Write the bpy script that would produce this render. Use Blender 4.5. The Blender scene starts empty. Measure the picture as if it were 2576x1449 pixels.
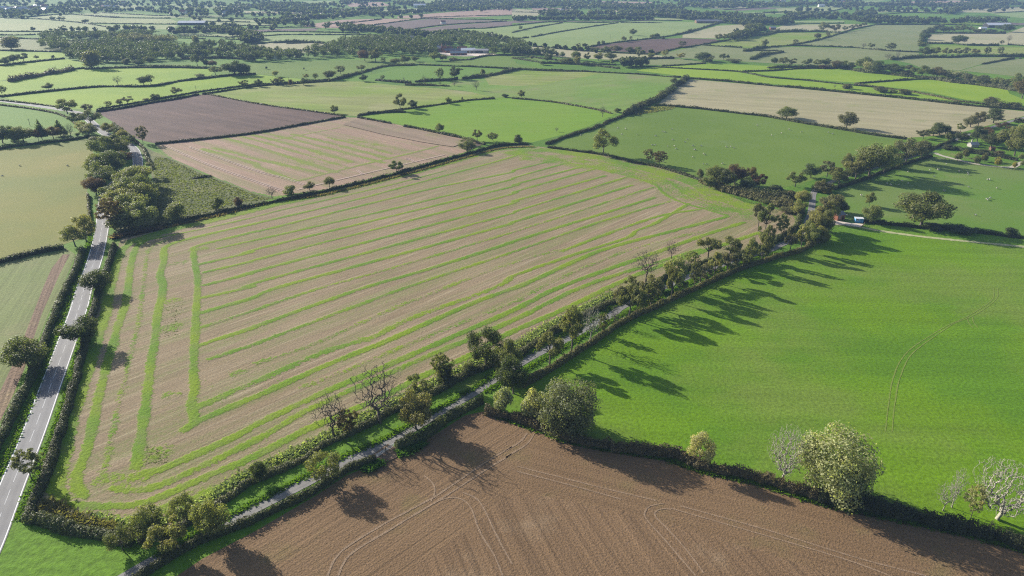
import bpy, bmesh, math, random
import numpy as np
from mathutils import Vector, Matrix
from mathutils.geometry import tessellate_polygon

# ------------------------------------------------------------------ camera, sky, sun, exposure
S = bpy.context.scene
COL = S.collection
CAM_H = 120.0
FOCAL = 1786.0              # focal length in pixels of a 2576 x 1449 picture
PITCH = math.atan((724.5 + 80.0) / FOCAL)
SP, CP = math.sin(PITCH), math.cos(PITCH)

cam_data = bpy.data.cameras.new("camera")
cam_data.sensor_width = 36.0
cam_data.lens = 36.0 * FOCAL / 2576.0
cam_data.clip_start = 0.5
cam_data.clip_end = 40000.0
cam = bpy.data.objects.new("camera", cam_data)
cam.location = (0, 0, CAM_H)
cam.rotation_euler = (math.pi / 2 - PITCH, 0, 0)
COL.objects.link(cam)
S.camera = cam

SUN_EL = math.radians(22.0)
SUN_AZ = math.radians(-52.0)       # compass-like angle from +Y, negative = towards -X
sun_dir = Vector((math.sin(SUN_AZ) * math.cos(SUN_EL), math.cos(SUN_AZ) * math.cos(SUN_EL), math.sin(SUN_EL)))
world = bpy.data.worlds.new("World")
S.world = world
world.use_nodes = True
wn = world.node_tree.nodes
wl = world.node_tree.links
wn.clear()
w_out = wn.new("ShaderNodeOutputWorld")
w_bg = wn.new("ShaderNodeBackground")
w_sky = wn.new("ShaderNodeTexSky")
w_sky.sky_type = 'NISHITA'
w_sky.sun_disc = False
w_sky.sun_elevation = SUN_EL
w_sky.sun_rotation = SUN_AZ
w_sky.dust_density = 1.5
w_bg.inputs["Strength"].default_value = 0.080
wl.new(w_sky.outputs[0], w_bg.inputs[0])
wl.new(w_bg.outputs[0], w_out.inputs[0])

sun_data = bpy.data.lights.new("sun", 'SUN')
sun_data.energy = 4.9
sun_data.angle = math.radians(0.5)
sun_data.color = (1.0, 0.94, 0.84)
sun = bpy.data.objects.new("sun", sun_data)
sun.rotation_euler = (-sun_dir).to_track_quat('-Z', 'Y').to_euler()
sun.location = (0, 0, 300)
COL.objects.link(sun)

S.view_settings.view_transform = 'Standard'
S.view_settings.look = 'None'
S.view_settings.gamma = 1.0
S.view_settings.use_curve_mapping = False
S.view_settings.exposure = 0.92
S.render.engine = 'CYCLES'
S.cycles.use_denoising = False
S.cycles.denoiser = 'OPENIMAGEDENOISE'
S.cycles.denoising_input_passes = 'RGB_ALBEDO_NORMAL'
S.cycles.denoising_prefilter = 'ACCURATE'
S.cycles.filter_width = 1.15
S.cycles.max_bounces = 6
S.cycles.diffuse_bounces = 2
S.cycles.glossy_bounces = 1
S.cycles.transmission_bounces = 2
S.cycles.transparent_max_bounces = 4
S.cycles.volume_bounces = 1

rnd = random.Random(7)
NR = np.random.default_rng(7)

# ------------------------------------------------------------------ plan geometry
def G(x, y):
    """Where the sight line through a point of the 2576 x 1449 photograph meets the ground: plan position in metres."""
    u = (x - 1288.0) / FOCAL
    v = (y - 724.5) / FOCAL
    t = CAM_H / (SP + v * CP)
    return (u * t, t * (CP - v * SP))

def depth(x, y):
    return CAM_H / (SP + (y - 724.5) / FOCAL * CP)

def tall(x, yb, yt):
    """Height of an upright thing whose foot is seen at yb and whose top is seen at yt."""
    Y = G(x, yb)[1]
    v = (yt - 724.5) / FOCAL
    return max(0.4, CAM_H - Y * (SP + v * CP) / (CP - v * SP))

def Q(c, r, s):
    """Points read from the quarter-width map tile (c, r)."""
    a = [float(k) for k in s.replace(',', ' ').split()]
    return [(a[i] / 4 + 644 * c, a[i + 1] / 4 + 362.25 * r) for i in range(0, len(a), 2)]

def T(c, s):
    a = [float(k) for k in s.replace(',', ' ').split()]
    return [(a[i] / 6 + 429.33 * c, a[i + 1] / 6) for i in range(0, len(a), 2)]

def D(s):
    a = [float(k) for k in s.replace(',', ' ').split()]
    return [(a[i], a[i + 1]) for i in range(0, len(a), 2)]

def W(pts):
    return [G(*p) for p in pts]

def resample(P, step, smooth=True):
    P = np.array(P, float)
    if smooth and len(P) > 2:
        Q_ = [P[0]]
        for i in range(len(P) - 1):
            p0 = P[max(i - 1, 0)]; p1 = P[i]; p2 = P[i + 1]; p3 = P[min(i + 2, len(P) - 1)]
            n = max(2, int(np.linalg.norm(p2 - p1) / step))
            n = min(n, 60)
            for k in range(1, n + 1):
                t = k / n
                Q_.append(0.5 * ((2 * p1) + (p2 - p0) * t + (2 * p0 - 5 * p1 + 4 * p2 - p3) * t * t + (3 * p1 - p0 - 3 * p2 + p3) * t ** 3))
        P = np.array(Q_)
    seg = np.linalg.norm(np.diff(P, axis=0), axis=1)
    s = np.concatenate([[0], np.cumsum(seg)])
    n = max(2, int(round(s[-1] / step)) + 1)
    t = np.linspace(0, s[-1], n)
    return np.stack([np.interp(t, s, P[:, 0]), np.interp(t, s, P[:, 1])], 1)

# ------------------------------------------------------------------ objects
def tag(o, label=None, cat=None, group=None, kind=None):
    if label: o["label"] = label
    if cat: o["category"] = cat
    if group: o["group"] = group
    if kind: o["kind"] = kind
    return o

def link(name, mesh, parent=None):
    o = bpy.data.objects.new(name, mesh)
    COL.objects.link(o)
    if parent is not None: o.parent = parent
    return o

def mesh_np(name, verts, faces, mats, attrs=None, smooth=False, mat_index=None):
    """verts (n,3), faces (m,3|4) int array."""
    verts = np.asarray(verts, np.float32)
    faces = np.asarray(faces, np.int32)
    me = bpy.data.meshes.new(name)
    k = faces.shape[1]
    me.vertices.add(len(verts))
    me.vertices.foreach_set("co", verts.ravel())
    me.loops.add(faces.size)
    me.loops.foreach_set("vertex_index", faces.ravel())
    me.polygons.add(len(faces))
    me.polygons.foreach_set("loop_start", np.arange(0, faces.size, k, dtype=np.int32))
    me.polygons.foreach_set("loop_total", np.full(len(faces), k, np.int32))
    if mat_index is not None:
        me.polygons.foreach_set("material_index", np.asarray(mat_index, np.int32))
    me.update(calc_edges=True)
    for m in (mats if isinstance(mats, (list, tuple)) else [mats]):
        me.materials.append(m)
    for an, av in (attrs or {}).items():
        a = me.attributes.new(an, 'FLOAT', 'POINT')
        a.data.foreach_set("value", np.asarray(av, np.float32))
    me.polygons.foreach_set("use_smooth", np.full(len(faces), smooth, bool))
    return me

def empty(name, loc, rz=0.0):
    o = bpy.data.objects.new(name, None)
    o.empty_display_size = 0.5
    o.location = loc
    o.rotation_euler = (0, 0, rz)
    COL.objects.link(o)
    return o

class MB:
    """Collects boxes, bars and prisms; build() links them as one mesh object."""
    def __init__(self): self.v = []; self.f = []
    def quadlist(self, v, f):
        b = len(self.v)
        self.v += [tuple(p) for p in v]
        self.f += [tuple(i + b for i in q) for q in f]
    def box(self, x0, y0, z0, x1, y1, z1):
        self.quadlist([(x0, y0, z0), (x1, y0, z0), (x1, y1, z0), (x0, y1, z0), (x0, y0, z1), (x1, y0, z1), (x1, y1, z1), (x0, y1, z1)],
                      [(0, 3, 2, 1), (4, 5, 6, 7), (0, 1, 5, 4), (1, 2, 6, 5), (2, 3, 7, 6), (3, 0, 4, 7)])
        return self
    def bar(self, p, q, r, r2=None, n=6):
        p = Vector(p); q = Vector(q); d = (q - p).normalized()
        a = d.orthogonal().normalized(); b = d.cross(a)
        r2 = r if r2 is None else r2
        v = []
        for c, rr in ((p, r), (q, r2)):
            for i in range(n):
                t = 2 * math.pi * i / n
                v.append(c + a * (rr * math.cos(t)) + b * (rr * math.sin(t)))
        f = [(i, (i + 1) % n, n + (i + 1) % n, n + i) for i in range(n)] + [tuple(range(n - 1, -1, -1)), tuple(range(n, 2 * n))]
        self.quadlist(v, f)
        return self
    def build(self, name, mat, parent=None, bevel=0.0):
        me = bpy.data.meshes.new(name)
        me.from_pydata(self.v, [], self.f)
        me.materials.append(mat)
        me.update()
        o = link(name, me, parent)
        if bevel:
            m = o.modifiers.new("bevel", 'BEVEL'); m.width = bevel; m.segments = 1
        return o

ORD = ["leftmost", "second from the left", "third from the left", "fourth from the left", "fifth from the left", "sixth from the left",
       "seventh from the left", "eighth from the left", "ninth from the left", "tenth from the left", "eleventh from the left",
       "twelfth from the left", "thirteenth from the left", "fourteenth from the left", "fifteenth from the left", "sixteenth from the left",
       "seventeenth from the left", "eighteenth from the left", "nineteenth from the left", "twentieth from the left",
       "twenty-first from the left", "twenty-second from the left", "twenty-third from the left", "twenty-fourth from the left",
       "twenty-fifth from the left", "twenty-sixth from the left", "twenty-seventh from the left", "twenty-eighth from the left"]

# ------------------------------------------------------------------ materials
def new_mat(name):
    m = bpy.data.materials.new(name)
    m.use_nodes = True
    nt = m.node_tree
    nt.nodes.clear()
    out = nt.nodes.new("ShaderNodeOutputMaterial")
    return m, nt, out

def N(nt, typ, **kw):
    n = nt.nodes.new(typ)
    for k, v in kw.items():
        if k == 'inp':
            for i, x in v.items(): n.inputs[i].default_value = x
        else: setattr(n, k, v)
    return n

def noise(nt, vec, scale, detail=3.0, rough=0.55):
    n = N(nt, "ShaderNodeTexNoise", inp={"Scale": scale, "Detail": detail, "Roughness": rough})
    nt.links.new(vec, n.inputs["Vector"])
    return n.outputs["Fac"]

def ramp(nt, fac, lo, hi):
    n = N(nt, "ShaderNodeMapRange", inp={"From Min": lo, "From Max": hi})
    n.interpolation_type = 'SMOOTHSTEP'
    nt.links.new(fac, n.inputs["Value"])
    return n.outputs[0]

def mixc(nt, fac, a, b, blend='MIX'):
    n = N(nt, "ShaderNodeMix", data_type='RGBA', blend_type=blend)
    if isinstance(fac, (int, float)): n.inputs[0].default_value = fac
    else: nt.links.new(fac, n.inputs[0])
    for sock, v in ((n.inputs[6], a), (n.inputs[7], b)):
        if isinstance(v, tuple): sock.default_value = (v[0], v[1], v[2], 1)
        else: nt.links.new(v, sock)
    return n.outputs[2]

def math_(nt, op, a, b=0.0):
    n = N(nt, "ShaderNodeMath", operation=op)
    for i, v in enumerate((a, b)):
        if isinstance(v, (int, float)): n.inputs[i].default_value = v
        else: nt.links.new(v, n.inputs[i])
    return n.outputs[0]

def pos(nt):
    return N(nt, "ShaderNodeNewGeometry").outputs["Position"]

def rowvec(nt, angle, along, across):
    """World position turned so that x runs along the rows."""
    m = N(nt, "ShaderNodeMapping")
    m.inputs["Rotation"].default_value = (0, 0, -angle)
    m2 = N(nt, "ShaderNodeMapping")
    m2.inputs["Scale"].default_value = (along, across, 1)
    nt.links.new(pos(nt), m.inputs["Vector"])
    nt.links.new(m.outputs[0], m2.inputs["Vector"])
    return m2.outputs[0]

def finish(nt, out, color, bump_h=None, bump_d=0.1, rough=0.9, spec=0.15, bump_s=1.0):
    b = N(nt, "ShaderNodeBsdfPrincipled", inp={"Roughness": rough, "Specular IOR Level": spec})
    nt.links.new(color, b.inputs["Base Color"])
    if bump_h is not None:
        bp = N(nt, "ShaderNodeBump", inp={"Strength": bump_s, "Distance": bump_d})
        nt.links.new(bump_h, bp.inputs["Height"])
        nt.links.new(bp.outputs[0], b.inputs["Normal"])
    nt.links.new(b.outputs[0], out.inputs[0])
    return b

def value_scale(nt, color, fac, lo, hi):
    """Multiply the colour by a grey that runs lo..hi with fac."""
    r = N(nt, "ShaderNodeMapRange", inp={"From Min": 0.25, "From Max": 0.75, "To Min": lo, "To Max": hi})
    nt.links.new(fac, r.inputs["Value"])
    c = N(nt, "ShaderNodeCombineColor")
    for i in range(3): nt.links.new(r.outputs[0], c.inputs[i])
    return mixc(nt, 1.0, color, c.outputs[0], 'MULTIPLY')

def field_mat(name, a, b, c, rows=None, row_amt=0.25, row_w=0.5, fine=0.22, bump=0.12, patch=0.012, wear=0.035, fs=0.9, wt=(0.52, 0.78)):
    """a, b: the two main colours; c: patches. rows: direction of the drill or mowing lines."""
    m, nt, out = new_mat(name)
    p = pos(nt)
    col = mixc(nt, ramp(nt, noise(nt, p, patch, 3), 0.38, 0.62), a, b)
    col = mixc(nt, ramp(nt, noise(nt, p, wear, 4, 0.6), *wt), col, c)
    f = noise(nt, p, fs, 3, 0.65)
    col = value_scale(nt, col, f, 1 - fine, 1 + fine)
    h = f
    if rows is not None:
        rv = rowvec(nt, rows, 0.012, row_w)
        r = noise(nt, rv, 1.0, 3, 0.6)
        col = value_scale(nt, col, r, 1 - row_amt, 1 + row_amt)
        h = math_(nt, 'ADD', f, r)
    finish(nt, out, col, h, bump)
    return m

def plain(name, col, rough=0.8, spec=0.2, var=0.12, scale=2.0, bump=0.0):
    m, nt, out = new_mat(name)
    f = noise(nt, pos(nt), scale, 4, 0.6)
    c = value_scale(nt, mixc(nt, 0.0, col, col), f, 1 - var, 1 + var)
    finish(nt, out, c, f if bump else None, bump or 0.1, rough, spec)
    return m

def leaf_mat(name, translucent=0.45, var=0.42, up=0.0, spec=0.25):
    """Foliage: the object's own colour, varied leaf by leaf and clump by clump."""
    m, nt, out = new_mat(name)
    oi = N(nt, "ShaderNodeObjectInfo")
    at = N(nt, "ShaderNodeAttribute", attribute_name="tone")
    tc = N(nt, "ShaderNodeTexCoord")
    col = oi.outputs["Color"]
    r = N(nt, "ShaderNodeMapRange", inp={"From Min": 0.0, "From Max": 1.0, "To Min": 1 - var, "To Max": 1 + var})
    nt.links.new(at.outputs["Fac"], r.inputs["Value"])
    cc = N(nt, "ShaderNodeCombineColor")
    for i in range(3): nt.links.new(r.outputs[0], cc.inputs[i])
    col = mixc(nt, 1.0, col, cc.outputs[0], 'MULTIPLY')
    big = noise(nt, pos(nt), 0.35, 2)
    warm = mixc(nt, 1.0, col, (1.22, 1.06, 0.68), 'MULTIPLY')
    col = mixc(nt, math_(nt, 'MULTIPLY', ramp(nt, big, 0.45, 0.75), 0.6), col, warm)
    b = N(nt, "ShaderNodeBsdfPrincipled", inp={"Roughness": 0.55, "Specular IOR Level": spec})
    nt.links.new(col, b.inputs["Base Color"])
    t = N(nt, "ShaderNodeBsdfTranslucent")
    if up:      # blades stand so close that together they take the light as the turf does
        vm = N(nt, "ShaderNodeVectorMath", operation='ADD')
        vs = N(nt, "ShaderNodeVectorMath", operation='SCALE', inp={"Scale": 1 - up})
        nt.links.new(N(nt, "ShaderNodeNewGeometry").outputs["Normal"], vs.inputs[0])
        nt.links.new(vs.outputs[0], vm.inputs[0]); vm.inputs[1].default_value = (0, 0, up)
        vn = N(nt, "ShaderNodeVectorMath", operation='NORMALIZE')
        nt.links.new(vm.outputs[0], vn.inputs[0])
        nt.links.new(vn.outputs[0], b.inputs["Normal"])
    nt.links.new(mixc(nt, 1.0, col, (1.25, 1.35, 0.55), 'MULTIPLY'), t.inputs[0])
    mx = N(nt, "ShaderNodeMixShader", inp={0: translucent})
    nt.links.new(b.outputs[0], mx.inputs[1]); nt.links.new(t.outputs[0], mx.inputs[2])
    nt.links.new(mx.outputs[0], out.inputs[0])
    return m

LEAF = leaf_mat("leaves")
HEDGE = leaf_mat("hedge_leaves", 0.3, 0.5, 0.0, 0.15)
BLADE = leaf_mat("grass_blades", 0.5, 0.3, 0.8, 0.05)
BARK = plain("bark", (0.115, 0.097, 0.078), var=0.35, scale=3.0)
PALE_BARK = plain("lichen_bark", (0.31, 0.295, 0.23), var=0.25, scale=2.0)
# ------------------------------------------------------------------ ground and fields
def ang(p, q):
    a = G(*p); b = G(*q)
    return math.atan2(b[1] - a[1], b[0] - a[0])

def sheet(name, pts, mat, z):
    P = [Vector((x, y, z)) for x, y in pts]
    tris = tessellate_polygon([P])
    fs = []
    for t in tris:
        a, b, c = (P[i] for i in t)
        n = (b - a).cross(c - a)
        fs.append(tuple(t) if n.z > 0 else tuple(reversed(t)))
    me = bpy.data.meshes.new(name)
    me.from_pydata([tuple(p) for p in P], [], fs)
    me.materials.append(mat)
    me.update()
    return tag(link(name, me), kind="structure")

def ribbon(name, pts, width, mat, z, step=2.0, jitter=0.0, kind="structure", wobble=0.0):
    C = resample(pts, step)
    d = np.gradient(C, axis=0)
    d /= np.linalg.norm(d, axis=1)[:, None] + 1e-9
    nrm = np.stack([-d[:, 1], d[:, 0]], 1)
    w = width / 2 * (1 + jitter * (NR.random(len(C)) - 0.5) * 2)
    if wobble:
        C = C + nrm * (np.convolve(NR.standard_normal(len(C) + 8), np.ones(9) / 9, 'valid') * wobble)[:, None]
    L = C + nrm * w[:, None]; R = C - nrm * w[:, None]
    n = len(C)
    v = np.zeros((2 * n, 3)); v[:n, :2] = L; v[n:, :2] = R; v[:, 2] = z
    i = np.arange(n - 1)
    f = np.stack([i + n, i + n + 1, i + 1, i], 1)
    s = np.concatenate([np.arange(n), np.arange(n)]) * step
    c = np.concatenate([np.ones(n), -np.ones(n)])
    me = mesh_np(name, v, f, mat, {"across": c, "along": s})
    return tag(link(name, me), kind=kind) if kind else link(name, me)

# colours are base reflectances
G_LUSH = (0.060, 0.150, 0.014); G_MID = (0.085, 0.165, 0.022); G_PALE = (0.130, 0.185, 0.045); G_YEL = (0.155, 0.230, 0.018)

BASE = field_mat("rough_grass_ground", (0.105, 0.205, 0.014), (0.075, 0.160, 0.014), (0.15, 0.185, 0.04), fine=0.35, bump=0.25, fs=0.6)
gm = sheet("ground", [(-9000, -400), (9000, -400), (9000, 12000), (-9000, 12000)], BASE, 0.0)

M_RIGHT = field_mat("right_meadow_grass", (0.114, 0.214, 0.005), (0.086, 0.184, 0.007), (0.130, 0.198, 0.024), rows=ang((1700, 1100), (2500, 1130)), row_amt=0.14, row_w=0.14, fine=0.36, bump=0.13, patch=0.022, wear=0.017, fs=1.0, wt=(0.44, 0.66))
M_SHEEP = field_mat("sheep_pasture_grass", (0.104, 0.170, 0.020), (0.122, 0.188, 0.026), (0.125, 0.185, 0.045), fine=0.14, bump=0.08, patch=0.012, fs=0.6)
M_SHEEP2 = field_mat("lane_pasture_grass", (0.130, 0.190, 0.042), (0.105, 0.195, 0.024), (0.165, 0.210, 0.060), fine=0.14, bump=0.08, patch=0.014)
M_OLIVE = field_mat("olive_pasture_grass", (0.180, 0.180, 0.038), (0.142, 0.168, 0.034), (0.235, 0.205, 0.060), fine=0.2, bump=0.1, patch=0.012, wear=0.02)
M_LIME = field_mat("lime_grass", (0.205, 0.300, 0.018), (0.170, 0.270, 0.018), (0.235, 0.310, 0.035), fine=0.1, bump=0.05, patch=0.008)
M_GREEN = field_mat("bright_grass", (0.135, 0.245, 0.014), (0.150, 0.250, 0.020), (0.160, 0.245, 0.030), rows=ang((1000, 300), (1500, 290)), row_amt=0.08, row_w=0.15, fine=0.1, bump=0.05)
M_DEEP = field_mat("deep_green_grass", (0.098, 0.195, 0.018), (0.112, 0.205, 0.022), (0.13, 0.20, 0.03), fine=0.1, bump=0.05)
M_SOFT = field_mat("soft_green_grass", (0.215, 0.275, 0.090), (0.185, 0.250, 0.078), (0.250, 0.285, 0.120), rows=ang((1300, 110), (1700, 60)), row_amt=0.06, row_w=0.05, fine=0.06, bump=0.03, patch=0.006)
M_PALE = field_mat("pale_grass", (0.260, 0.290, 0.125), (0.230, 0.275, 0.105), (0.300, 0.300, 0.150), rows=ang((20, 70), (200, 66)), row_amt=0.08, row_w=0.05, fine=0.06, bump=0.03, patch=0.005)
M_DULL = field_mat("dull_grass", (0.190, 0.210, 0.088), (0.165, 0.195, 0.072), (0.240, 0.235, 0.118), fine=0.1, bump=0.04, patch=0.01)
M_TAN = field_mat("pale_stubble", (0.320, 0.285, 0.168), (0.290, 0.265, 0.148), (0.240, 0.250, 0.105), rows=ang((1800, 245), (2500, 288)), row_amt=0.16, row_w=0.10, fine=0.1, bump=0.06, patch=0.009)
M_TAN2 = field_mat("hill_stubble", (0.345, 0.315, 0.190), (0.310, 0.295, 0.165), (0.250, 0.270, 0.120), fine=0.08, bump=0.03, patch=0.008)
M_STRIPED = field_mat("mown_stubble_grass", (0.215, 0.240, 0.068), (0.165, 0.235, 0.028), (0.280, 0.265, 0.130), rows=ang((700, 250), (1000, 262)), row_amt=0.22, row_w=0.09, fine=0.1, bump=0.06, patch=0.010, wear=0.012)
M_MIXED = field_mat("reseeded_grass", (0.130, 0.225, 0.030), (0.165, 0.230, 0.050), (0.215, 0.205, 0.100), rows=ang((1300, 230), (1600, 195)), row_amt=0.14, row_w=0.08, fine=0.1, bump=0.05, patch=0.010, wear=0.016)
M_PLOUGH = field_mat("dark_ploughed_soil", (0.112, 0.070, 0.056), (0.096, 0.061, 0.050), (0.14, 0.09, 0.072), rows=ang((420, 270), (700, 320)), row_amt=0.34, row_w=0.13, fine=0.2, bump=0.2, patch=0.012)
M_PLOUGH2 = field_mat("grey_ploughed_soil", (0.150, 0.110, 0.095), (0.130, 0.098, 0.085), (0.17, 0.125, 0.105), rows=ang((1100, 60), (1250, 66)), row_amt=0.12, row_w=0.06, fine=0.08, bump=0.05, patch=0.008)
M_PINK = field_mat("pink_drilled_soil", (0.330, 0.225, 0.175), (0.300, 0.205, 0.155), (0.33, 0.25, 0.19), fine=0.08, bump=0.04, patch=0.006)
M_SCRUB = field_mat("scrub_ground", (0.120, 0.135, 0.045), (0.095, 0.115, 0.038), (0.17, 0.165, 0.06), fine=0.4, bump=0.5, patch=0.03, fs=0.35)
M_DRY = field_mat("dry_grass", (0.235, 0.215, 0.095), (0.170, 0.190, 0.055), (0.27, 0.22, 0.12), fine=0.35, bump=0.25, patch=0.06, fs=0.8)
A_HEAD = ang((820, 1400), (1300, 1090)); A_IN = ang((1363, 1257), (1478, 1449)); A_HEAD2 = ang((1350, 1100), (2300, 1330))
SOIL = dict(fine=0.36, bump=0.2, patch=0.03, wear=0.06, fs=1.9)
M_DRILL = field_mat("drilled_soil", (0.172, 0.109, 0.058), (0.190, 0.121, 0.065), (0.156, 0.121, 0.048), rows=A_HEAD, row_amt=0.16, row_w=0.8, **SOIL)
M_DRILL_IN = field_mat("drilled_soil_rows", (0.180, 0.114, 0.062), (0.165, 0.104, 0.056), (0.238, 0.165, 0.099), rows=A_IN, row_amt=0.26, row_w=0.75, **SOIL)
M_DRILL_R = field_mat("drilled_soil_headland", (0.168, 0.106, 0.056), (0.184, 0.117, 0.062), (0.155, 0.120, 0.050), rows=A_HEAD2, row_amt=0.14, row_w=0.8, **SOIL)
M_LEFTF = field_mat("left_drilled_grass", (0.165, 0.195, 0.070), (0.140, 0.185, 0.050), (0.215, 0.195, 0.100), rows=ang((40, 800), (110, 680)), row_amt=0.2, row_w=0.5, fine=0.22, bump=0.15)
M_TILL = field_mat("tilled_strip_soil", (0.185, 0.125, 0.085), (0.16, 0.108, 0.075), (0.22, 0.17, 0.09), rows=ang((60, 900), (120, 720)), row_amt=0.3, row_w=0.7, fine=0.35, bump=0.3)

FIELD_N = [0]
def field(name, s, mat, z):
    FIELD_N[0] += 1            # every sheet lies a little above the one before
    return sheet(name, W(D(s) if isinstance(s, str) else s), mat, z + 0.0015 * FIELD_N[0])

# near fields, nearest first
field("meadow", "1313,975 1388,930 1463,883 1563,818 1652,775 1762,725 1855,685 1945,655 2021,633 2074,590 2190,585 2382,605 2576,622 2800,640 2990,1010 3200,1480 2700,1405 2576,1366 2432,1326 2307,1300 2182,1275 2057,1250 1932,1208 1863,1190 1763,1169 1663,1139 1538,1121 1428,1099 1363,1076 1290,1052 1250,1030 1290,1000", M_RIGHT, 0.008)
field("drilled_field", "445,1449 510,1405 644,1335 794,1247 869,1197 950,1165 1010,1135 1075,1105 1170,1045 1215,1035 1290,1064 1363,1088 1428,1110 1538,1132 1663,1152 1763,1184 1863,1206 1932,1222 2057,1262 2182,1290 2307,1316 2432,1344 2576,1384 2700,1420 3400,1640 2700,2300 300,2300 250,1580", M_DRILL, 0.008)
field("drilled_field_headland", "1340,1100 1428,1116 1538,1138 1663,1158 1763,1190 1863,1212 1932,1228 2057,1268 2182,1296 2307,1322 2432,1350 2576,1390 2700,1426 3390,1650 2700,2100 2600,1600 2200,1470 1900,1375 1600,1292 1400,1245 1270,1225", M_DRILL_R, 0.013)
field("drilled_field_rows", "940,1500 1180,1332 1270,1250 1330,1244 1400,1252 1600,1300 1900,1383 2200,1478 2560,1600 2650,2100 900,2100", M_DRILL_IN, 0.017)
field("lane_pasture", "2098,572 2110,520 2105,480 2182,453 2257,423 2344,396 2356,394 2405,404 2453,413 2509,420 2576,428 2700,440 2900,560 2700,608 2576,596 2444,582 2307,570 2172,557", M_SHEEP2, 0.008)
field("sheep_field", "1378,368 1488,326 1573,292 1613,270 1648,264 1763,274 1932,294 2032,312 2132,327 2282,349 2250,372 2130,420 2040,455 1960,475 1900,480 1800,462 1763,448 1663,418 1588,403 1513,385", M_SHEEP, 0.008)
field("olive_pasture", "-300,420 -60,385 0,377 70,368 175,356 228,348 238,400 222,450 218,500 222,560 205,600 160,615 87,630 0,651 -60,666 -300,720", M_OLIVE, 0.008)
field("verge_field", "-300,730 -60,672 0,657 87,636 160,621 190,640 170,690 150,735 120,795 100,845 70,915 45,965 15,1030 -15,1100 -80,1220 -300,1500", M_LEFTF, 0.008)
field("tilled_strip", "158,640 176,640 150,690 130,735 105,790 85,850 60,930 30,1000 -10,1080 -70,1180 -100,1150 -50,1050 0,985 40,900 75,810 110,720 130,675", M_TILL, 0.014)
field("scrub_field", "345,360 385,380 425,397 512,437 640,486 690,498 644,512 540,533 430,558 300,588 290,575 330,555 385,545 392,480 375,420", M_SCRUB, 0.008)
field("ploughed_field", "243,282 375,260 500,238 520,238 644,261 757,277 864,292 744,314 644,332 525,346 390,361 345,350 290,310", M_PLOUGH, 0.008)
field("cut_grass_field", "520,235 644,218 740,208 829,204 909,205 1000,215 1100,222 1190,232 1244,246 1169,252 1081,265 1009,274 899,292 864,290 757,275 644,259", M_STRIPED, 0.008)
field("grass_field", "905,292 1009,275 1081,266 1169,253 1244,247 1288,247 1388,256 1488,273 1548,288 1480,318 1420,338 1340,358 1250,362 1219,361 1169,346 1089,329 1016,315 984,308", M_GREEN, 0.008)
field("reseeded_field", "1010,213 1131,212 1162,198 1219,191 1288,178 1373,178 1480,178 1560,184 1713,195 1698,217 1675,237 1643,257 1613,267 1550,288 1488,272 1388,255 1288,246 1244,246 1180,230 1100,220", M_MIXED, 0.010)
field("pasture_bank", "1216,191 1288,179 1373,179 1520,180 1480,192 1400,206 1370,213 1300,217 1230,213", M_STRIPED, 0.016)
field("dark_meadow", "909,194 969,180 1054,163 1194,168 1288,174 1219,189 1162,196 1131,199 1044,203 949,199", M_DEEP, 0.010)
field("stubble_field", "1732,199 1932,216 2157,237 2432,266 2576,280 2900,305 2700,305 2576,292 2500,312 2400,338 2282,347 2132,324 2032,309 1932,291 1763,271 1655,262 1680,240 1700,222", M_TAN, 0.010)
field("roadside_grass", "0,268 75,275 140,287 172,300 190,330 110,345 0,362 -150,380 -200,270", M_DEEP, 0.008)
# the left middle distance
field("lime_field", "0,243 125,230 250,219 375,218 450,207 585,190 644,187 720,196 829,203 740,206 640,216 500,235 243,279 160,271 75,259 20,248", M_LIME, 0.010)
field("lime_field", "-150,243 0,240 125,226 250,215 375,214 445,202 530,190 540,180 520,171 375,169 215,173 185,176 25,204 -150,208", M_LIME, 0.010)
field("lime_field", "-150,205 0,204 25,198 160,172 212,170 215,160 165,148 0,165 -150,180", M_LIME, 0.012)
field("lime_field", "-150,162 0,161 160,144 170,132 95,130 0,128 -150,128", M_LIME, 0.012)
field("far_pasture", "-100,96 0,96 90,99 175,103 300,106 293,112 260,114 185,128 95,127 0,124 -100,124", M_DULL, 0.012)
field("far_pasture", "-100,80 0,80 150,81 290,81 230,88 90,88 0,87 -100,87", M_SOFT, 0.012)
field("far_pasture", "-100,44 0,45 67,47 117,50 208,59 292,73 285,79 150,78 0,77 -100,77", M_PALE, 0.014)
field("far_pasture", "72,45 133,38 183,37 283,45 429,48 448,55 429,60 270,58 228,57 208,57 117,48", M_PALE, 0.014)
field("far_pasture", "240,62 429,63 448,63 429,74 300,73 292,71", M_PALE, 0.014)
field("park_grass", "540,165 640,160 740,155 870,151 960,150 1040,154 1100,160 969,166 909,182 829,202 740,196 650,186 560,182", M_SHEEP, 0.012)
field("farm_paddock", "1110,152 1180,148 1230,138 1310,138 1363,148 1363,158 1288,146 1300,160 1373,175 1288,171 1194,166 1110,160", M_SHEEP, 0.012)
field("far_meadow", "429,99 519,101 521,117 451,118 400,116", M_DEEP, 0.014)
field("far_meadow", "646,93 712,89 787,89 858,89 930,89 1010,95 960,99 858,106 800,104 737,104 687,105 642,110", M_SOFT, 0.014)
field("far_meadow", "632,84 712,81 858,84 930,88 787,86 712,86 646,91", M_SOFT, 0.014)
field("far_meadow", "452,84 640,86 590,93 521,90 460,91", M_PALE, 0.014)
field("far_stubble", "629,114 687,108 737,107 817,109 835,120 830,130 671,136", M_TAN2, 0.014)
field("far_plough", "612,76 700,73 800,71 795,77 712,79 634,82", M_PLOUGH2, 0.016)
field("far_pasture", "470,54 629,57 690,60 700,64 568,63 502,62", M_PALE, 0.016)
field("far_pasture", "484,46 665,51 650,58 629,55 474,52", M_PALE, 0.018)
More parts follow.
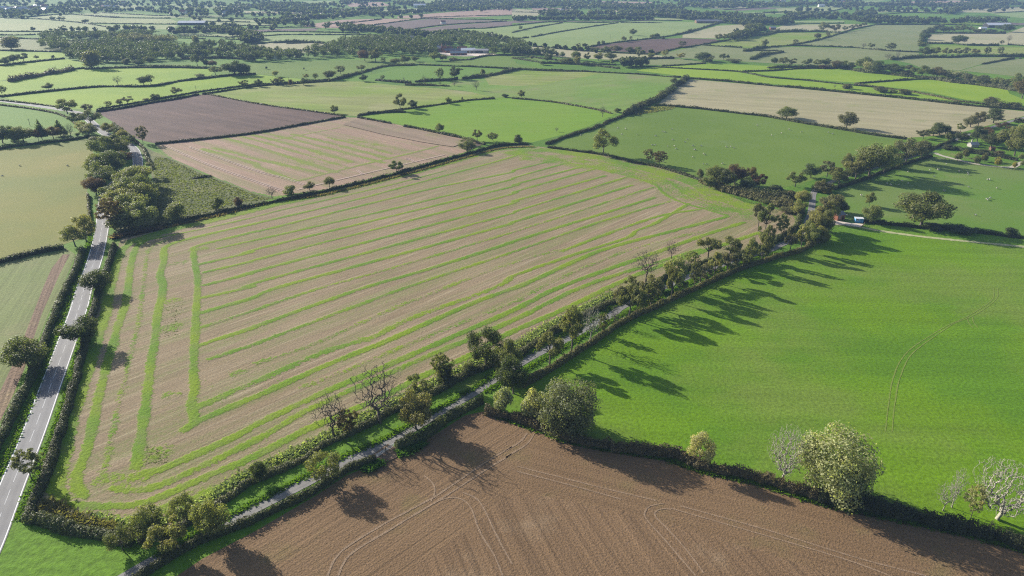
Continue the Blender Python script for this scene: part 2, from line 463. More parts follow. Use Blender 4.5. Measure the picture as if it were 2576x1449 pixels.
field("far_stubble", "762,66 800,58 858,50 960,47 1050,48 967,58 892,67 858,71 800,70", M_PINK, 0.018)
field("far_plough", "895,68 967,60 1050,50 1084,48 1275,52 1125,61 1020,75 930,76", M_PLOUGH2, 0.018)
field("far_plough", "1025,78 1125,64 1288,53 1288,63 1217,70 1167,71 1075,82", M_PLOUGH2, 0.018)
field("hill_field", "1060,88 1167,74 1217,73 1288,66 1380,57 1455,58 1522,58 1618,53 1717,55 1806,59 1717,83 1635,96 1538,107 1471,119 1405,121 1341,114 1280,112 1180,104 1100,98", M_SOFT, 0.014)
field("dark_ploughed_field", "1471,121 1538,110 1635,99 1717,96 1800,99 1815,104 1767,111 1717,119 1646,134 1560,130", M_PLOUGH, 0.014)
field("hill_stubble_field", "1717,88 1806,65 1874,61 1872,78 1802,97 1717,95", M_TAN2, 0.014)
field("hill_grass_field", "1770,113 1840,101 1934,85 1990,82 2060,83 2112,84 2050,101 1977,114 1905,121 1867,119", M_STRIPED, 0.014)
field("hill_stubble_field", "1934,77 1975,62 2124,61 2190,62 2140,74 2112,80 2060,77 1990,76", M_TAN2, 0.016)
field("hill_grass_field", "1985,116 2055,103 2117,85 2205,63 2363,63 2373,66 2343,75 2322,84 2313,113 2312,129 2230,126 2147,118", M_DULL, 0.014)
field("hill_grass_field", "1655,137 1720,123 1767,114 1867,122 1987,118 2147,121 2312,133 2313,140 2240,149 2100,166 1950,160 1800,150 1700,146", M_DULL, 0.014)
field("hill_stubble_field", "2340,85 2430,85 2535,83 2576,68 2750,70 2750,118 2576,114 2513,112 2430,110 2331,106", M_TAN2, 0.014)
field("hill_stubble_field", "2326,112 2430,115 2576,118 2750,120 2750,138 2576,138 2455,135 2320,138", M_STRIPED, 0.016)
field("hill_grass_field", "2242,150 2313,144 2397,144 2551,145 2471,161 2412,178 2330,176 2290,160", M_DULL, 0.014)
field("hill_grass_field", "2417,178 2475,162 2552,148 2750,152 2750,200 2576,194", M_DULL, 0.014)
field("lime_field", "1640,167 1775,160 1932,166 2020,173 2107,174 2200,182 2307,197 2150,208 2030,200 1932,190 1855,178", M_LIME, 0.012)
field("lime_field", "2157,211 2307,201 2370,201 2432,207 2530,218 2540,236 2576,250 2700,262 2700,272 2576,266 2432,252 2332,231 2230,219", M_LIME, 0.012)
field("lime_field", "1600,178 1640,169 1855,181 1932,195 2132,214 2282,230 2420,255 2290,245 2157,231 1932,210 1728,193", M_LIME, 0.010)
field("dull_paddock", "1600,162 1640,150 1710,148 1775,157 1665,164", M_DULL, 0.012)
field("pale_strip", "1290,117 1341,117 1405,124 1521,133 1655,139 1696,144 1605,146 1548,151 1440,146 1380,140 1300,133", M_TAN2, 0.014)
# the hazy distance
far = [("862,24 925,23 1075,21 1000,28 930,33 862,32", M_PALE), ("868,8 960,5 985,15 930,17 880,17", M_PINK), ("1000,41 1100,33 1200,26 1288,21 1288,38 1200,43 1060,47 1000,46", M_PINK),
       ("1288,22 1368,26 1352,40 1288,41", M_TAN2), ("1335,19 1445,21 1430,26 1400,28 1340,24", M_PINK), ("1420,40 1555,39 1525,44 1425,43", M_TAN2), ("1288,52 1400,53 1530,54 1700,47 1700,50 1522,56 1380,56 1288,58", M_PLOUGH2),
       ("1950,21 2100,15 2200,14 2147,18 2080,29 1960,30", M_PALE), ("2150,31 2200,27 2300,25 2330,30 2240,31 2180,33", M_PALE), ("2205,6 2400,1 2480,5 2380,7 2260,9", M_PINK), ("2405,31 2440,22 2576,18 2700,18 2700,28 2576,27 2500,32", M_TAN2),
       ("2210,38 2290,33 2390,36 2370,41 2300,42", M_DEEP), ("2335,22 2400,18 2430,22 2400,25", M_SOFT), ("2490,33 2576,28 2700,29 2700,45 2576,46 2520,40", M_SOFT), ("258,31 367,37 429,39 560,39 560,42 420,45 300,42 190,36", M_PALE),
       ("150,16 330,12 400,20 330,23 160,22", M_PALE), ("420,15 560,14 600,20 480,22", M_PALE), ("610,28 700,29 790,34 850,40 780,37 620,33", M_TAN2), ("340,12 430,9 500,11 440,14", M_SOFT), ("700,41 860,38 900,42 760,47", M_SOFT),
       ("1780,17 1860,15 1880,20 1790,22", M_TAN2), ("1805,24 1910,18 1980,20 1860,27", M_PLOUGH2), ("1830,33 1990,29 1995,33 1900,38 1835,37", M_SOFT), ("1500,3 1640,5 1640,9 1520,10", M_PINK), ("1640,23 1700,22 1720,30 1650,30", M_PLOUGH2),
       ("2140,2 2230,0 2200,7 2150,9", M_SOFT), ("20,6 110,6 100,9 15,9", M_SOFT), ("1010,2 1110,0 1130,6 1080,10 1000,9", M_SOFT), ("760,3 840,2 850,8 780,9", M_SOFT), ("1530,25 1600,24 1620,29 1540,31", M_TAN2), ("2420,57 2500,56 2576,58 2700,60 2700,64 2576,63 2480,62", M_PLOUGH2), ("2360,56 2480,56 2480,62 2370,61", M_LIME), ("1935,54 2000,53 2124,52 2124,57 1989,57", M_SOFT), ("1640,46 1720,46 1800,46 1800,50 1640,50", M_PALE)]
for i, (s, m_) in enumerate(far):
    field("distant_field", s, m_, 0.020 + 0.002 * (i % 5))
for i in range(46):    # the plain goes on beyond the last fields that can be told apart
    X = rnd.uniform(-3800, 3800); Y = rnd.uniform(3300, 7500); w = rnd.uniform(150, 380); d = rnd.uniform(120, 330); a = rnd.uniform(-0.5, 0.5)
    sheet("distant_field", [(X + x * math.cos(a) - y * math.sin(a), Y + x * math.sin(a) + y * math.cos(a)) for x, y in ((-w, -d), (w, -d * .7), (w * .9, d), (-w * .8, d * .8))],
          rnd.choice([M_SOFT, M_PALE, M_TAN2, M_DULL, M_PLOUGH2]), 0.03 + 0.003 * i)

# ------------------------------------------------------------------ the striped stubble field, and its smaller neighbour
def inside(P, poly):
    x, y = P[:, 0], P[:, 1]
    r = np.zeros(len(P), bool)
    n = len(poly)
    for i in range(n):
        x1, y1 = poly[i]; x2, y2 = poly[(i + 1) % n]
        if y1 == y2: continue
        c = ((y1 > y) != (y2 > y)) & (x < (x2 - x1) * (y - y1) / (y2 - y1) + x1)
        r ^= c
    return r

def line_mask(P, lines, out):
    for w, half, soft, pts in lines:
        L = resample(pts, 4.0)
        lo = L.min(0) - half - soft; hi = L.max(0) + half + soft
        sel = np.where((P[:, 0] > lo[0]) & (P[:, 0] < hi[0]) & (P[:, 1] > lo[1]) & (P[:, 1] < hi[1]))[0]
        if not len(sel): continue
        p = P[sel]
        d2 = np.full(len(sel), 1e9)
        for i in range(len(L) - 1):
            a = L[i]; ab = L[i + 1] - a
            near = np.where((np.abs(p[:, 0] - a[0]) < half + soft + 5) & (np.abs(p[:, 1] - a[1]) < half + soft + 5))[0]
            if not len(near): continue
            q = p[near]
            t = np.clip(((q - a) @ ab) / (ab @ ab + 1e-9), 0, 1)
            dd = ((q - a - t[:, None] * ab) ** 2).sum(1)
            d2[near] = np.minimum(d2[near], dd)
        d = np.sqrt(d2)
        m = w * np.clip((half + soft - d) / (2 * soft) + 0.25, 0, 1)
        out[sel] = np.maximum(out[sel], m)
    return out

def stripe_mat(name, soil_a, soil_b, straw, grass_a, grass_b, rows):
    m, nt, out = new_mat(name)
    p = pos(nt)
    rv = rowvec(nt, rows, 0.03, 0.9)
    r = noise(nt, rv, 1.0, 4, 0.65)
    wide = noise(nt, rowvec(nt, rows, 0.008, 0.13), 1.0, 2, 0.5)
    soil = mixc(nt, ramp(nt, noise(nt, p, 0.02, 3), 0.35, 0.65), soil_a, soil_b)
    soil = mixc(nt, math_(nt, 'MULTIPLY', ramp(nt, r, 0.45, 0.72), 0.75), soil, straw)
    soil = value_scale(nt, soil, noise(nt, p, 1.5, 4, 0.75), 0.60, 1.40)
    soil = value_scale(nt, soil, noise(nt, rowvec(nt, rows, 0.02, 0.45), 1.0, 3, 0.6), 0.84, 1.16)
    faint = math_(nt, 'MULTIPLY', math_(nt, 'MULTIPLY', ramp(nt, wide, 0.42, 0.62), ramp(nt, noise(nt, p, 0.9, 4, 0.7), 0.3, 0.65)), 0.66)
    soil = mixc(nt, faint, soil, (0.160, 0.190, 0.052))
    g = N(nt, "ShaderNodeAttribute", attribute_name="grass").outputs["Fac"]
    gn = noise(nt, p, 0.8, 4, 0.7)
    gf = math_(nt, 'ADD', g, math_(nt, 'MULTIPLY', math_(nt, 'SUBTRACT', gn, 0.5), 2.0))
    gf = math_(nt, 'ADD', gf, math_(nt, 'MULTIPLY', math_(nt, 'SUBTRACT', noise(nt, p, 0.09, 3, 0.6), 0.5), 1.2))
    gf = ramp(nt, gf, 0.30, 0.62)
    grass = mixc(nt, ramp(nt, noise(nt, p, 0.03, 2), 0.4, 0.62), grass_a, grass_b)
    grass = value_scale(nt, grass, noise(nt, p, 1.3, 4, 0.75), 0.58, 1.42)
    grass = mixc(nt, math_(nt, 'MULTIPLY', ramp(nt, noise(nt, p, 0.16, 3, 0.6), 0.45, 0.7), 0.5), grass, (0.17, 0.19, 0.06))
    col = mixc(nt, gf, soil, grass)
    h = math_(nt, 'ADD', math_(nt, 'ADD', noise(nt, p, 1.5, 4, 0.7), math_(nt, 'MULTIPLY', r, 0.6)), math_(nt, 'MULTIPLY', gf, 0.35))
    finish(nt, out, col, h, 0.16)
    return m

def stripe_field(name, poly, lines, step, mat, z):
    P = np.array(poly)
    lo, hi = P.min(0), P.max(0)
    nx = int((hi[0] - lo[0]) / step) + 1; ny = int((hi[1] - lo[1]) / step) + 1
    gx, gy = np.meshgrid(lo[0] + np.arange(nx + 1) * step, lo[1] + np.arange(ny + 1) * step)
    V = np.stack([gx.ravel(), gy.ravel()], 1)
    ii, jj = np.meshgrid(np.arange(nx), np.arange(ny))
    a = (jj * (nx + 1) + ii).ravel()
    F = np.stack([a, a + 1, a + nx + 2, a + nx + 1], 1)
    F = F[inside(V[F].mean(1), poly)]
    used = np.unique(F)
    re = np.full(len(V), -1); re[used] = np.arange(len(used))
    V = V[used]; F = re[F]
    g = line_mask(V, lines, np.zeros(len(V)))
    z_ = z + 0.06 * np.clip(g * 1.4 - 0.3, 0, 1) + 0.04 * (NR.random(len(V)) - 0.3) * (g > 0.4)
    me = mesh_np(name, np.column_stack([V, z_]), F, mat, {"grass": g}, smooth=False)
    return tag(link(name, me), kind="structure")

ln = []
def L_(w, half, *segs, soft=0.75):
    pts = []
    for s in segs: pts += s
    ln.append((w, half, soft, W(pts)))

# bands along the road
L_(.95, 1.7, Q(0, 1, "1370,970 1240,1050 1170,1200 1130,1350 1100,1440"), Q(0, 2, "1060,250 990,450 900,750 840,950 770,1150 700,1350"), Q(0, 3, "680,0 650,200 590,400 560,560 620,720"), soft=1.0)
L_(1, 1.05, Q(0, 1, "1480,965 1400,1010 1360,1060 1320,1200 1290,1440"), Q(0, 2, "1250,200 1180,400 1130,600 1080,750 1030,950 980,1150 920,1440"), Q(0, 3, "870,200 800,350 770,480 790,600 850,640"))
L_(.5, .8, Q(0, 1, "1700,960 1560,1010 1500,1060 1470,1200 1440,1440"), Q(0, 2, "1430,100 1400,300 1350,550 1290,750 1250,950 1190,1150 1150,1440"), Q(0, 3, "1130,0 1080,250 1050,400 1070,470 1000,500"))
L_(1, 1.1, Q(0, 1, "2576,800 2000,930 1720,1005 1650,1060 1650,1200 1610,1300 1640,1440"), Q(0, 2, "1600,200 1570,400 1550,600 1510,800 1490,1000 1460,1200 1430,1440"), Q(0, 3, "1390,200 1375,350"))
L_(1, 1.0, Q(0, 1, "2576,880 2000,1020 1955,1060 1950,1150 1980,1300 1990,1440"), Q(0, 2, "1970,250 1965,500 1950,700 1950,900 1960,1000 1920,1180 1960,1260 1940,1390 1860,1425"))
# bands along the top hedge
L_(.75, 3.2, D("335,608 430,578 540,553 690,515 820,488 1000,445 1170,398 1260,376 1340,370"), soft=1.6)
L_(.8, .6, Q(0, 1, "1480,965 2060,850 2576,730"), Q(1, 1, "270,660 720,560 1400,400 1900,270"))
L_(.95, .9, Q(1, 1, "0,800 950,575 1600,400 2576,130"), Q(2, 1, "110,60"))
L_(.95, .9, Q(1, 1, "0,885 1700,465 2576,285"), Q(2, 1, "0,270 440,160"))
L_(.9, .9, Q(0, 1, "2200,1050 2576,965"), Q(1, 1, "1000,740 1880,530 2576,355"), Q(2, 1, "0,345 590,180"))
L_(1, .9, Q(0, 1, "2010,1210 2576,1080"), Q(1, 1, "0,1060 2576,430"), Q(2, 1, "0,415 700,230"))
L_(.9, .9, Q(0, 1, "2060,1290 2576,1170"), Q(1, 1, "0,1165 2576,505"), Q(2, 1, "0,490 870,240"))
L_(1, .95, Q(0, 1, "2060,1420 2576,1290"), Q(1, 1, "0,1280 2576,600"), Q(2, 1, "0,580 940,320"))
L_(.85, .95, Q(0, 2, "1980,110 2576,-20"), Q(1, 1, "0,1395 2576,700"), Q(2, 1, "0,690 1160,330"))
L_(1, 1.0, Q(0, 2, "2010,255 2576,90"), Q(1, 2, "0,85 200,0"), Q(1, 1, "1000,1232 2576,800"), Q(2, 1, "0,790 1210,415"))
L_(.62, .9, Q(0, 2, "2050,390 2576,220"), Q(1, 2, "0,215 650,0"), Q(1, 1, "1400,1240 2576,890"), Q(2, 1, "0,890 1420,435"))
L_(.95, 1.0, Q(0, 2, "2010,575 2576,390"), Q(1, 2, "0,385 1080,0"), Q(1, 1, "1700,1270 2576,990"), Q(2, 1, "0,985 1430,540"))
L_(.72, .95, Q(0, 2, "2100,720 2576,560"), Q(1, 2, "0,560 1500,0"), Q(2, 1, "0,1090 900,780 1600,575"))
L_(.42, 1.1, Q(1, 2, "0,760 600,560 1300,240 1900,0"), Q(2, 1, "30,1190 500,1060"))
L_(.9, .9, Q(2, 1, "0,1330 600,1120 1180,935 1240,870 1400,820 1780,600"))
L_(.85, .9, Q(2, 1, "500,1080 1000,890 1500,720 1890,660"))
L_(.7, 1.3, Q(0, 2, "1990,1200 2576,940"), Q(1, 2, "700,640 1200,490 1300,430 1600,290 2400,0"), Q(2, 1, "0,1330"))
L_(1, 1.1, Q(0, 2, "1860,1420 1990,1340 2576,1090"), Q(1, 2, "750,760 1250,560 1750,340 2230,130 2576,10"), Q(2, 1, "200,1380 900,1070 1600,880 2170,730"))
L_(.45, 1.1, Q(1, 2, "450,1000 1000,790 1700,500 2576,150"), Q(2, 1, "400,1390 1150,1080 1900,880"))
L_(1, 1.1, Q(0, 3, "1450,410 1600,385 1700,340 2100,170 2450,0"), Q(1, 2, "0,1375 600,1090 1300,790 2000,480 2576,230"), Q(2, 1, "480,1440 1200,1180 1900,930 2330,790"))
L_(.8, 1.1, Q(0, 3, "1130,570 1400,590 1700,500 2576,80"), Q(1, 2, "520,1230 1000,1010 1700,700 2576,330"), Q(2, 1, "700,1440 1300,1240 1900,1060"))
L_(.95, 1.1, Q(0, 3, "620,730 1000,745 1300,740 1600,660 2000,480 2576,240"), Q(1, 2, "480,1440 1150,1150 1550,950 1800,830 2150,680 2576,440"), Q(2, 2, "350,290 700,130"), Q(2, 1, "1000,1430 1400,1260 1800,1120 2500,890"))
L_(.55, 2.0, Q(0, 3, "620,800 1000,870 1400,860 2000,640"), Q(1, 3, "0,450 400,280 800,70"), Q(1, 2, "1150,1280 1900,930 2300,740"), soft=1.4)
# headland on the far side
L_(.85, .9, Q(2, 1, "50,90 380,150 860,250 1200,330 1440,410 1520,490 1640,560 1780,610 2170,720"))
L_(.8, .9, Q(2, 1, "860,180 1200,260 1500,350 1620,400 1700,470 1900,570 2290,690"))
L_(.8, .9, Q(2, 1, "1180,230 1560,330 1800,410 1870,460 2000,540 2350,650"))
L_(.66, 6.0, Q(2, 1, "0,90 360,60 900,150 1200,220 1500,280 1850,390 2100,530 2350,620"), soft=4)
L_(.52, 9.0, Q(2, 1, "200,130 860,220 1300,310 1700,470 2250,690"), soft=6)
for c, r, x, y, h in ((0, 3, 1560, 230, 3.5), (0, 2, 1700, 400, 3.0), (0, 2, 1750, 130, 2.2), (0, 1, 1790, 1200, 2.4), (0, 2, 1720, 1080, 1.8), (0, 2, 2400, 850, 1.5), (0, 3, 1100, 480, 2.5), (0, 1, 2000, 1060, 2.0), (1, 2, 1100, 520, 1.8), (2, 1, 620, 155, 4), (0, 3, 1400, 440, 2.2)):
    L_(.55, h, Q(c, r, "%g,%g %g,%g" % (x - 50, y + 10, x + 50, y - 10)), soft=1.4)

F1 = W(D("82,1292 105,1240 132,1180 162,1087 186,1010 208,930 230,840 244,787 262,724 284,665 296,622 305,600 430,570 540,545 690,508 820,482 995,440 1170,392 1256,370 1330,365 1378,372 1513,389 1588,407 1663,422 1763,455 1800,475 1870,508 1990,535 2005,560 1965,592 1900,625 1793,650 1660,700 1543,752 1463,790 1388,833 1303,883 1219,917 1156,946 1094,978 969,1038 919,1065 834,1105 756,1150 669,1190 550,1258 475,1306 420,1326 330,1356 275,1344 175,1322"))
A_ST = ang((490, 1080), (1288, 730))
M_STUB = stripe_mat("striped_stubble", (0.252, 0.190, 0.116), (0.222, 0.166, 0.098), (0.365, 0.305, 0.195), (0.160, 0.235, 0.008), (0.105, 0.200, 0.010), A_ST)
stripe_field("striped_field", F1, ln, 0.72, M_STUB, 0.012)

ln = []
for s1, s2, w in (("0,220 400,375", "2040,50 2576,200", .9), ("0,150 680,300", "2150,40 2400,100", .8), ("0,30 800,285", None, .95), ("170,10 940,245", None, .6), ("330,0 960,180", None, .9), ("560,0 1280,190", None, .7), ("780,0 1340,150", None, .8), ("1000,0 1370,100", None, .6), ("1180,0 1500,70", None, .5)):
    a = Q(1, 1, s1)
    dx = (a[1][0] - a[0][0]); dy = (a[1][1] - a[0][1])
    pre = Q(0, 1, s2) if s2 else [(a[0][0] - dx * .75, a[0][1] - dy * .66)]
    L_(min(1, w + .12), 1.5, pre, a, soft=1.4)
L_(.9, 1.1, Q(1, 1, "390,380 940,240 1650,70 1830,20"), soft=1.0)
L_(.7, 1.2, Q(1, 0, "180,1410 500,1350 830,1285"), soft=1.0)
L_(.3, 22, Q(1, 1, "500,200 900,60 1100,0"), soft=16)
F6 = W(D("392,365 425,394 512,434 640,484 690,494 820,476 995,433 1165,384 1215,363 1169,348 1089,331 1016,317 984,310 899,296 868,295 744,317 644,335 525,349"))
M_PINKST = stripe_mat("striped_pink_soil", (0.305, 0.205, 0.148), (0.275, 0.186, 0.130), (0.36, 0.265, 0.19), (0.175, 0.220, 0.030), (0.185, 0.205, 0.055), ang((644, 376), (800, 420)))
stripe_field("pink_striped_field", F6, ln, 1.6, M_PINKST, 0.012)
M_DARKSOIL = field_mat("turned_soil", (0.240, 0.178, 0.122), (0.255, 0.185, 0.128), (0.20, 0.19, 0.08), rows=ang((950, 315), (1100, 350)), row_amt=0.25, row_w=0.12, fine=0.15, bump=0.08)
field("turned_strip", "862,314 900,299 985,314 1060,331 1150,350 1175,358 1140,370 1060,358 960,338", M_DARKSOIL, 0.22)

# ------------------------------------------------------------------ wheel tracks
M_TRACK = plain("pressed_soil", (0.245, 0.168, 0.105), var=0.3, scale=2.5, bump=0.2)
M_TRACKP = plain("pressed_pale_soil", (0.42, 0.32, 0.27), var=0.2, scale=1.0)
M_TRACKG = plain("pressed_grass", (0.165, 0.220, 0.038), var=0.3, scale=1.2)
for i, s in enumerate((Q(1, 3, "2576,150 2290,320 1850,620 1600,760 1250,950 850,1210 720,1449"), Q(1, 3, "2576,220 2330,370 1900,650 1700,770 1350,980 950,1230 830,1449"),
          Q(2, 3, "150,10 90,90 0,150 -60,190"), Q(2, 3, "220,20 150,120 0,215 -60,260"))):
    ribbon("wheel_track", W(s), 0.55, M_TRACK, 0.060, 1.2, 0.25, wobble=0.1)
for s in (Q(1, 3, "1850,690 2000,660 2150,740 2250,1000 2400,1250 2480,1449"), Q(1, 3, "2080,610 2230,680 2330,850 2450,1100 2576,1330"), Q(2, 3, "50,345 900,560 1450,690"), Q(2, 3, "50,395 750,580 1100,680"),
          Q(2, 3, "1690,745 2576,990") + Q(3, 3, "900,1270 1600,1449"), Q(2, 3, "1600,770 2576,1050") + Q(3, 3, "800,1290 1230,1449"),
          Q(2, 3, "1530,722 1400,740 1340,800 1350,880 1550,1100 1850,1449"), Q(2, 3, "1600,780 1560,770 1450,790 1440,850 1550,960 1750,1180 1930,1420"), Q(1, 3, "1690,440 1780,520 1800,600 1760,700")):
    ribbon("wheel_track", W(s), 0.4, M_TRACK, 0.066, 1.2, 0.3, wobble=0.1)
for s in (Q(3, 2, "1180,1449 1220,1100 1260,900 1340,720 1480,580 1800,380 2010,285 2250,120 2270,0"), Q(3, 2, "1245,1449 1285,1100 1330,900 1420,700 1560,570 1850,370 2060,280 2290,120 2310,0"), Q(3, 2, "2010,290 2010,340 2060,400"), Q(3, 2, "2060,290 2065,340 2110,400")):
    ribbon("wheel_track", W(s), 0.32, M_TRACKG, 0.05, 1.2, 0.4, wobble=0.12)
for s in (Q(0, 1, "1670,20 2050,190 2576,380") + Q(1, 1, "270,470"), Q(0, 1, "1900,30 2576,270") + Q(1, 1, "270,340 480,410"), Q(1, 1, "420,460 1050,310 1900,110"), Q(1, 1, "1010,265 1070,300 1060,305"), Q(1, 1, "1500,145 1570,165 1580,180")):
    C = np.array(W(s))
    for off in (-0.9, 0.9):
        ribbon("wheel_track", [tuple(c + np.array((0.25 * off, off))) for c in C], 0.6, M_TRACKP, 0.24, 3, 0.3)

# ------------------------------------------------------------------ roads, track, drive, yard
def road_mat(name, a, b, mark=0.18):
    m, nt, out = new_mat(name)
    p = pos(nt)
    ac = N(nt, "ShaderNodeAttribute", attribute_name="across").outputs["Fac"]
    al = N(nt, "ShaderNodeAttribute", attribute_name="along").outputs["Fac"]
    t = math_(nt, 'ABSOLUTE', math_(nt, 'SUBTRACT', math_(nt, 'ABSOLUTE', ac), 0.45))
    wheel = ramp(nt, t, 0.26, 0.02)
    col = mixc(nt, ramp(nt, noise(nt, p, 0.15, 4), 0.35, 0.7), a, b)
    col = value_scale(nt, col, noise(nt, p, 3.0, 4, 0.7), 0.88, 1.12)
    dark = mixc(nt, 1.0, col, (0.78, 0.78, 0.80), 'MULTIPLY')
    col = mixc(nt, math_(nt, 'MULTIPLY', wheel, 0.75), col, dark)
    finish(nt, out, col, None, rough=0.75, spec=0.35)
    return m
M_ROAD = road_mat("worn_asphalt", (0.138, 0.138, 0.146), (0.168, 0.168, 0.175))
M_LANE = road_mat("lane_asphalt", (0.185, 0.177, 0.167), (0.225, 0.215, 0.20))
M_WHITE = plain("road_paint", (0.85, 0.85, 0.83), var=0.15)
M_FADED = plain("faded_road_paint", (0.52, 0.52, 0.52), var=0.2)
ROAD = W(D("-110,1560 -60,1440 -27,1369 30,1222 80,1099 126,974 172,849 199,774 212,724 231,675 246,625 258,562 262,512 270,485 292,458 322,440 341,425 347,412 344,392 333,372 300,350 262,335 228,306 207,288 190,282 155,276 90,266 25,257 -12,252 -120,244"))
rs = ribbon("road", ROAD, 6.5, M_ROAD, 0.060, 3.0)
Rc = resample(ROAD, 3.0)
rd = np.gradient(Rc, axis=0); rd /= np.linalg.norm(rd, axis=1)[:, None]
rn = np.stack([-rd[:, 1], rd[:, 0]], 1)
for off in (-2.9, 2.9):
    ribbon("road_edge_line", [tuple(p) for p in (Rc + rn * off)], 0.22, M_WHITE, 0.066, 3.0)
for k in range(0, 170, 3):
    if k + 2 < len(Rc): ribbon("road_centre_line", [tuple(p) for p in Rc[k:k + 3]], 0.16, M_FADED, 0.066, 3.0)
LANE = W(D("240,1500 322,1449 390,1410 475,1364 600,1302 644,1277 744,1227 869,1162 944,1129 1019,1089 1119,1029 1182,994 1244,954 1338,897 1425,854 1463,832 1538,792 1566,771 1657,728 1738,694 1808,669 1922,635 1960,618 2003,598 2024,578 2034,552 2040,533 2043,514 2047,485 2070,468 2132,442 2257,405 2344,377 2391,357 2480,325 2600,290 2800,245"))
ribbon("lane", LANE, 3.5, M_LANE, 0.064, 2.0)
M_GRAVEL = plain("pale_gravel", (0.42, 0.38, 0.30), var=0.25, scale=1.5, bump=0.1)
M_CONC = plain("yard_concrete", (0.62, 0.53, 0.44), var=0.12, scale=1.0)
ribbon("track", W(D("2168,572 2215,581 2300,593 2382,602 2576,621 2760,640")), 2.6, plain("dry_track", (0.36, 0.36, 0.19), var=0.3, scale=0.8), 0.06, 2.0, 0.3)
ribbon("driveway", W(D("2350,384 2367,391 2405,401 2453,412 2509,419 2544,421 2566,411 2600,402 2680,396")), 3.6, M_GRAVEL, 0.07, 2.0, 0.1)
field("yard", "2085,553 2105,556 2138,561 2172,564 2164,573 2122,567 2087,565", M_CONC, 0.03)
field("gateway_ground", "930,1150 975,1118 1000,1128 1000,1150 960,1170 940,1172", M_TILL, 0.026)
field("farm_yard", "1098,127 1150,122 1190,131 1225,135 1262,137 1240,140 1170,142 1115,140", M_CONC, 0.02)
# ------------------------------------------------------------------ plants: meshes shared by all trees of a form
def unit(v): return v / (np.linalg.norm(v, axis=-1, keepdims=True) + 1e-9)

def cards(C, Nn, size, rng, stretch=1.0):
    """Leaf sprays: one small quad at each centre, turned roughly outward."""
    n = len(C)
    nn = unit(Nn + rng.normal(0, 0.55, (n, 3)))
    t = unit(np.cross(nn, rng.normal(0, 1, (n, 3))))
    b = np.cross(nn, t)
    s = (size * rng.uniform(0.6, 1.35, n))[:, None] * 0.5
    u = t * s * stretch; w = b * s
    V = np.stack([C - u * 0.9 - w, C + u - w * 0.6, C + u * 0.8 + w, C - u - w * -0.7], 1).reshape(-1, 3)
    F = np.arange(4 * n).reshape(n, 4)
    tone = np.repeat(rng.uniform(0, 1, n), 4)
    return V, F, tone

def tubes(segs, sides=5):
    """segs: list of (p, q, r0, r1)."""
    P = np.array([s[0] for s in segs]); Q_ = np.array([s[1] for s in segs])
    r0 = np.array([s[2] for s in segs]); r1 = np.array([s[3] for s in segs])
    d = unit(Q_ - P)
    a = unit(np.cross(d, np.where(np.abs(d[:, 2:3]) > 0.9, np.array([[1.0, 0, 0]]), np.array([[0, 0, 1.0]]))))
    b = np.cross(d, a)
    th = np.arange(sides) * 2 * math.pi / sides
    ring = np.cos(th)[None, :, None] * a[:, None] + np.sin(th)[None, :, None] * b[:, None]
    V = np.concatenate([P[:, None] + ring * r0[:, None, None], Q_[:, None] + ring * r1[:, None, None]], 1)
    m = len(segs)
    i = np.arange(sides); j = (i + 1) % sides
    f = np.stack([i, j, j + sides, i + sides], 1)
    F = (f[None] + (np.arange(m) * 2 * sides)[:, None, None]).reshape(-1, 4)
    return V.reshape(-1, 3), F

def blob_crown(blobs, n, size, rng, inner=0.18):
    B = np.array(blobs, float)
    w = (B[:, 3] * B[:, 4] + B[:, 4] * B[:, 5] + B[:, 3] * B[:, 5]); w /= w.sum()
    k = rng.choice(len(B), n, p=w)
    d = unit(rng.normal(0, 1, (n, 3)))
    lump = 1 + 0.22 * np.sin(d[:, 0] * 5 + k * 1.7) * np.sin(d[:, 1] * 6 + k) + 0.10 * np.sin(d[:, 2] * 9 + k * 2.1)
    r = np.where(rng.random(n) < inner, rng.uniform(0.3, 0.8, n), rng.uniform(0.82, 1.06, n)) * lump
    C = B[k, :3] + d * B[k, 3:6] * r[:, None]
    keep = C[:, 2] > 0.01
    return cards(C[keep], (d + np.array([0, 0, 0.25]))[keep], size, rng)

def limbs(rng, bole, blobs, r):
    """A tapered trunk with a limb reaching into every blob of the crown; unit height."""
    segs = []
    lean = np.array([rng.uniform(-.02, .02), rng.uniform(-.02, .02)])
    p = np.array([0, 0, -0.02]); rr = r * 1.35
    for z in (0.06, bole * .55, bole):
        q = np.array([lean[0] * z * 6, lean[1] * z * 6, z]); r2 = r * (1.1 - 0.35 * z / bole)
        segs.append((p, q, rr, r2)); p, rr = q, r2
    top = p
    for b in blobs:
        c = np.array(b[:3]); mid = top + (c - top) * 0.5 + np.array([rng.uniform(-.03, .03), rng.uniform(-.03, .03), -0.02])
        segs.append((top, mid, rr * 0.62, rr * 0.36)); segs.append((mid, c, rr * 0.36, rr * 0.12))
        for _ in range(2):
            e = c + np.array(b[3:6]) * unit(rng.normal(0, 1, 3)) * 0.9
            segs.append((c, e, rr * 0.14, rr * 0.04))
    return segs

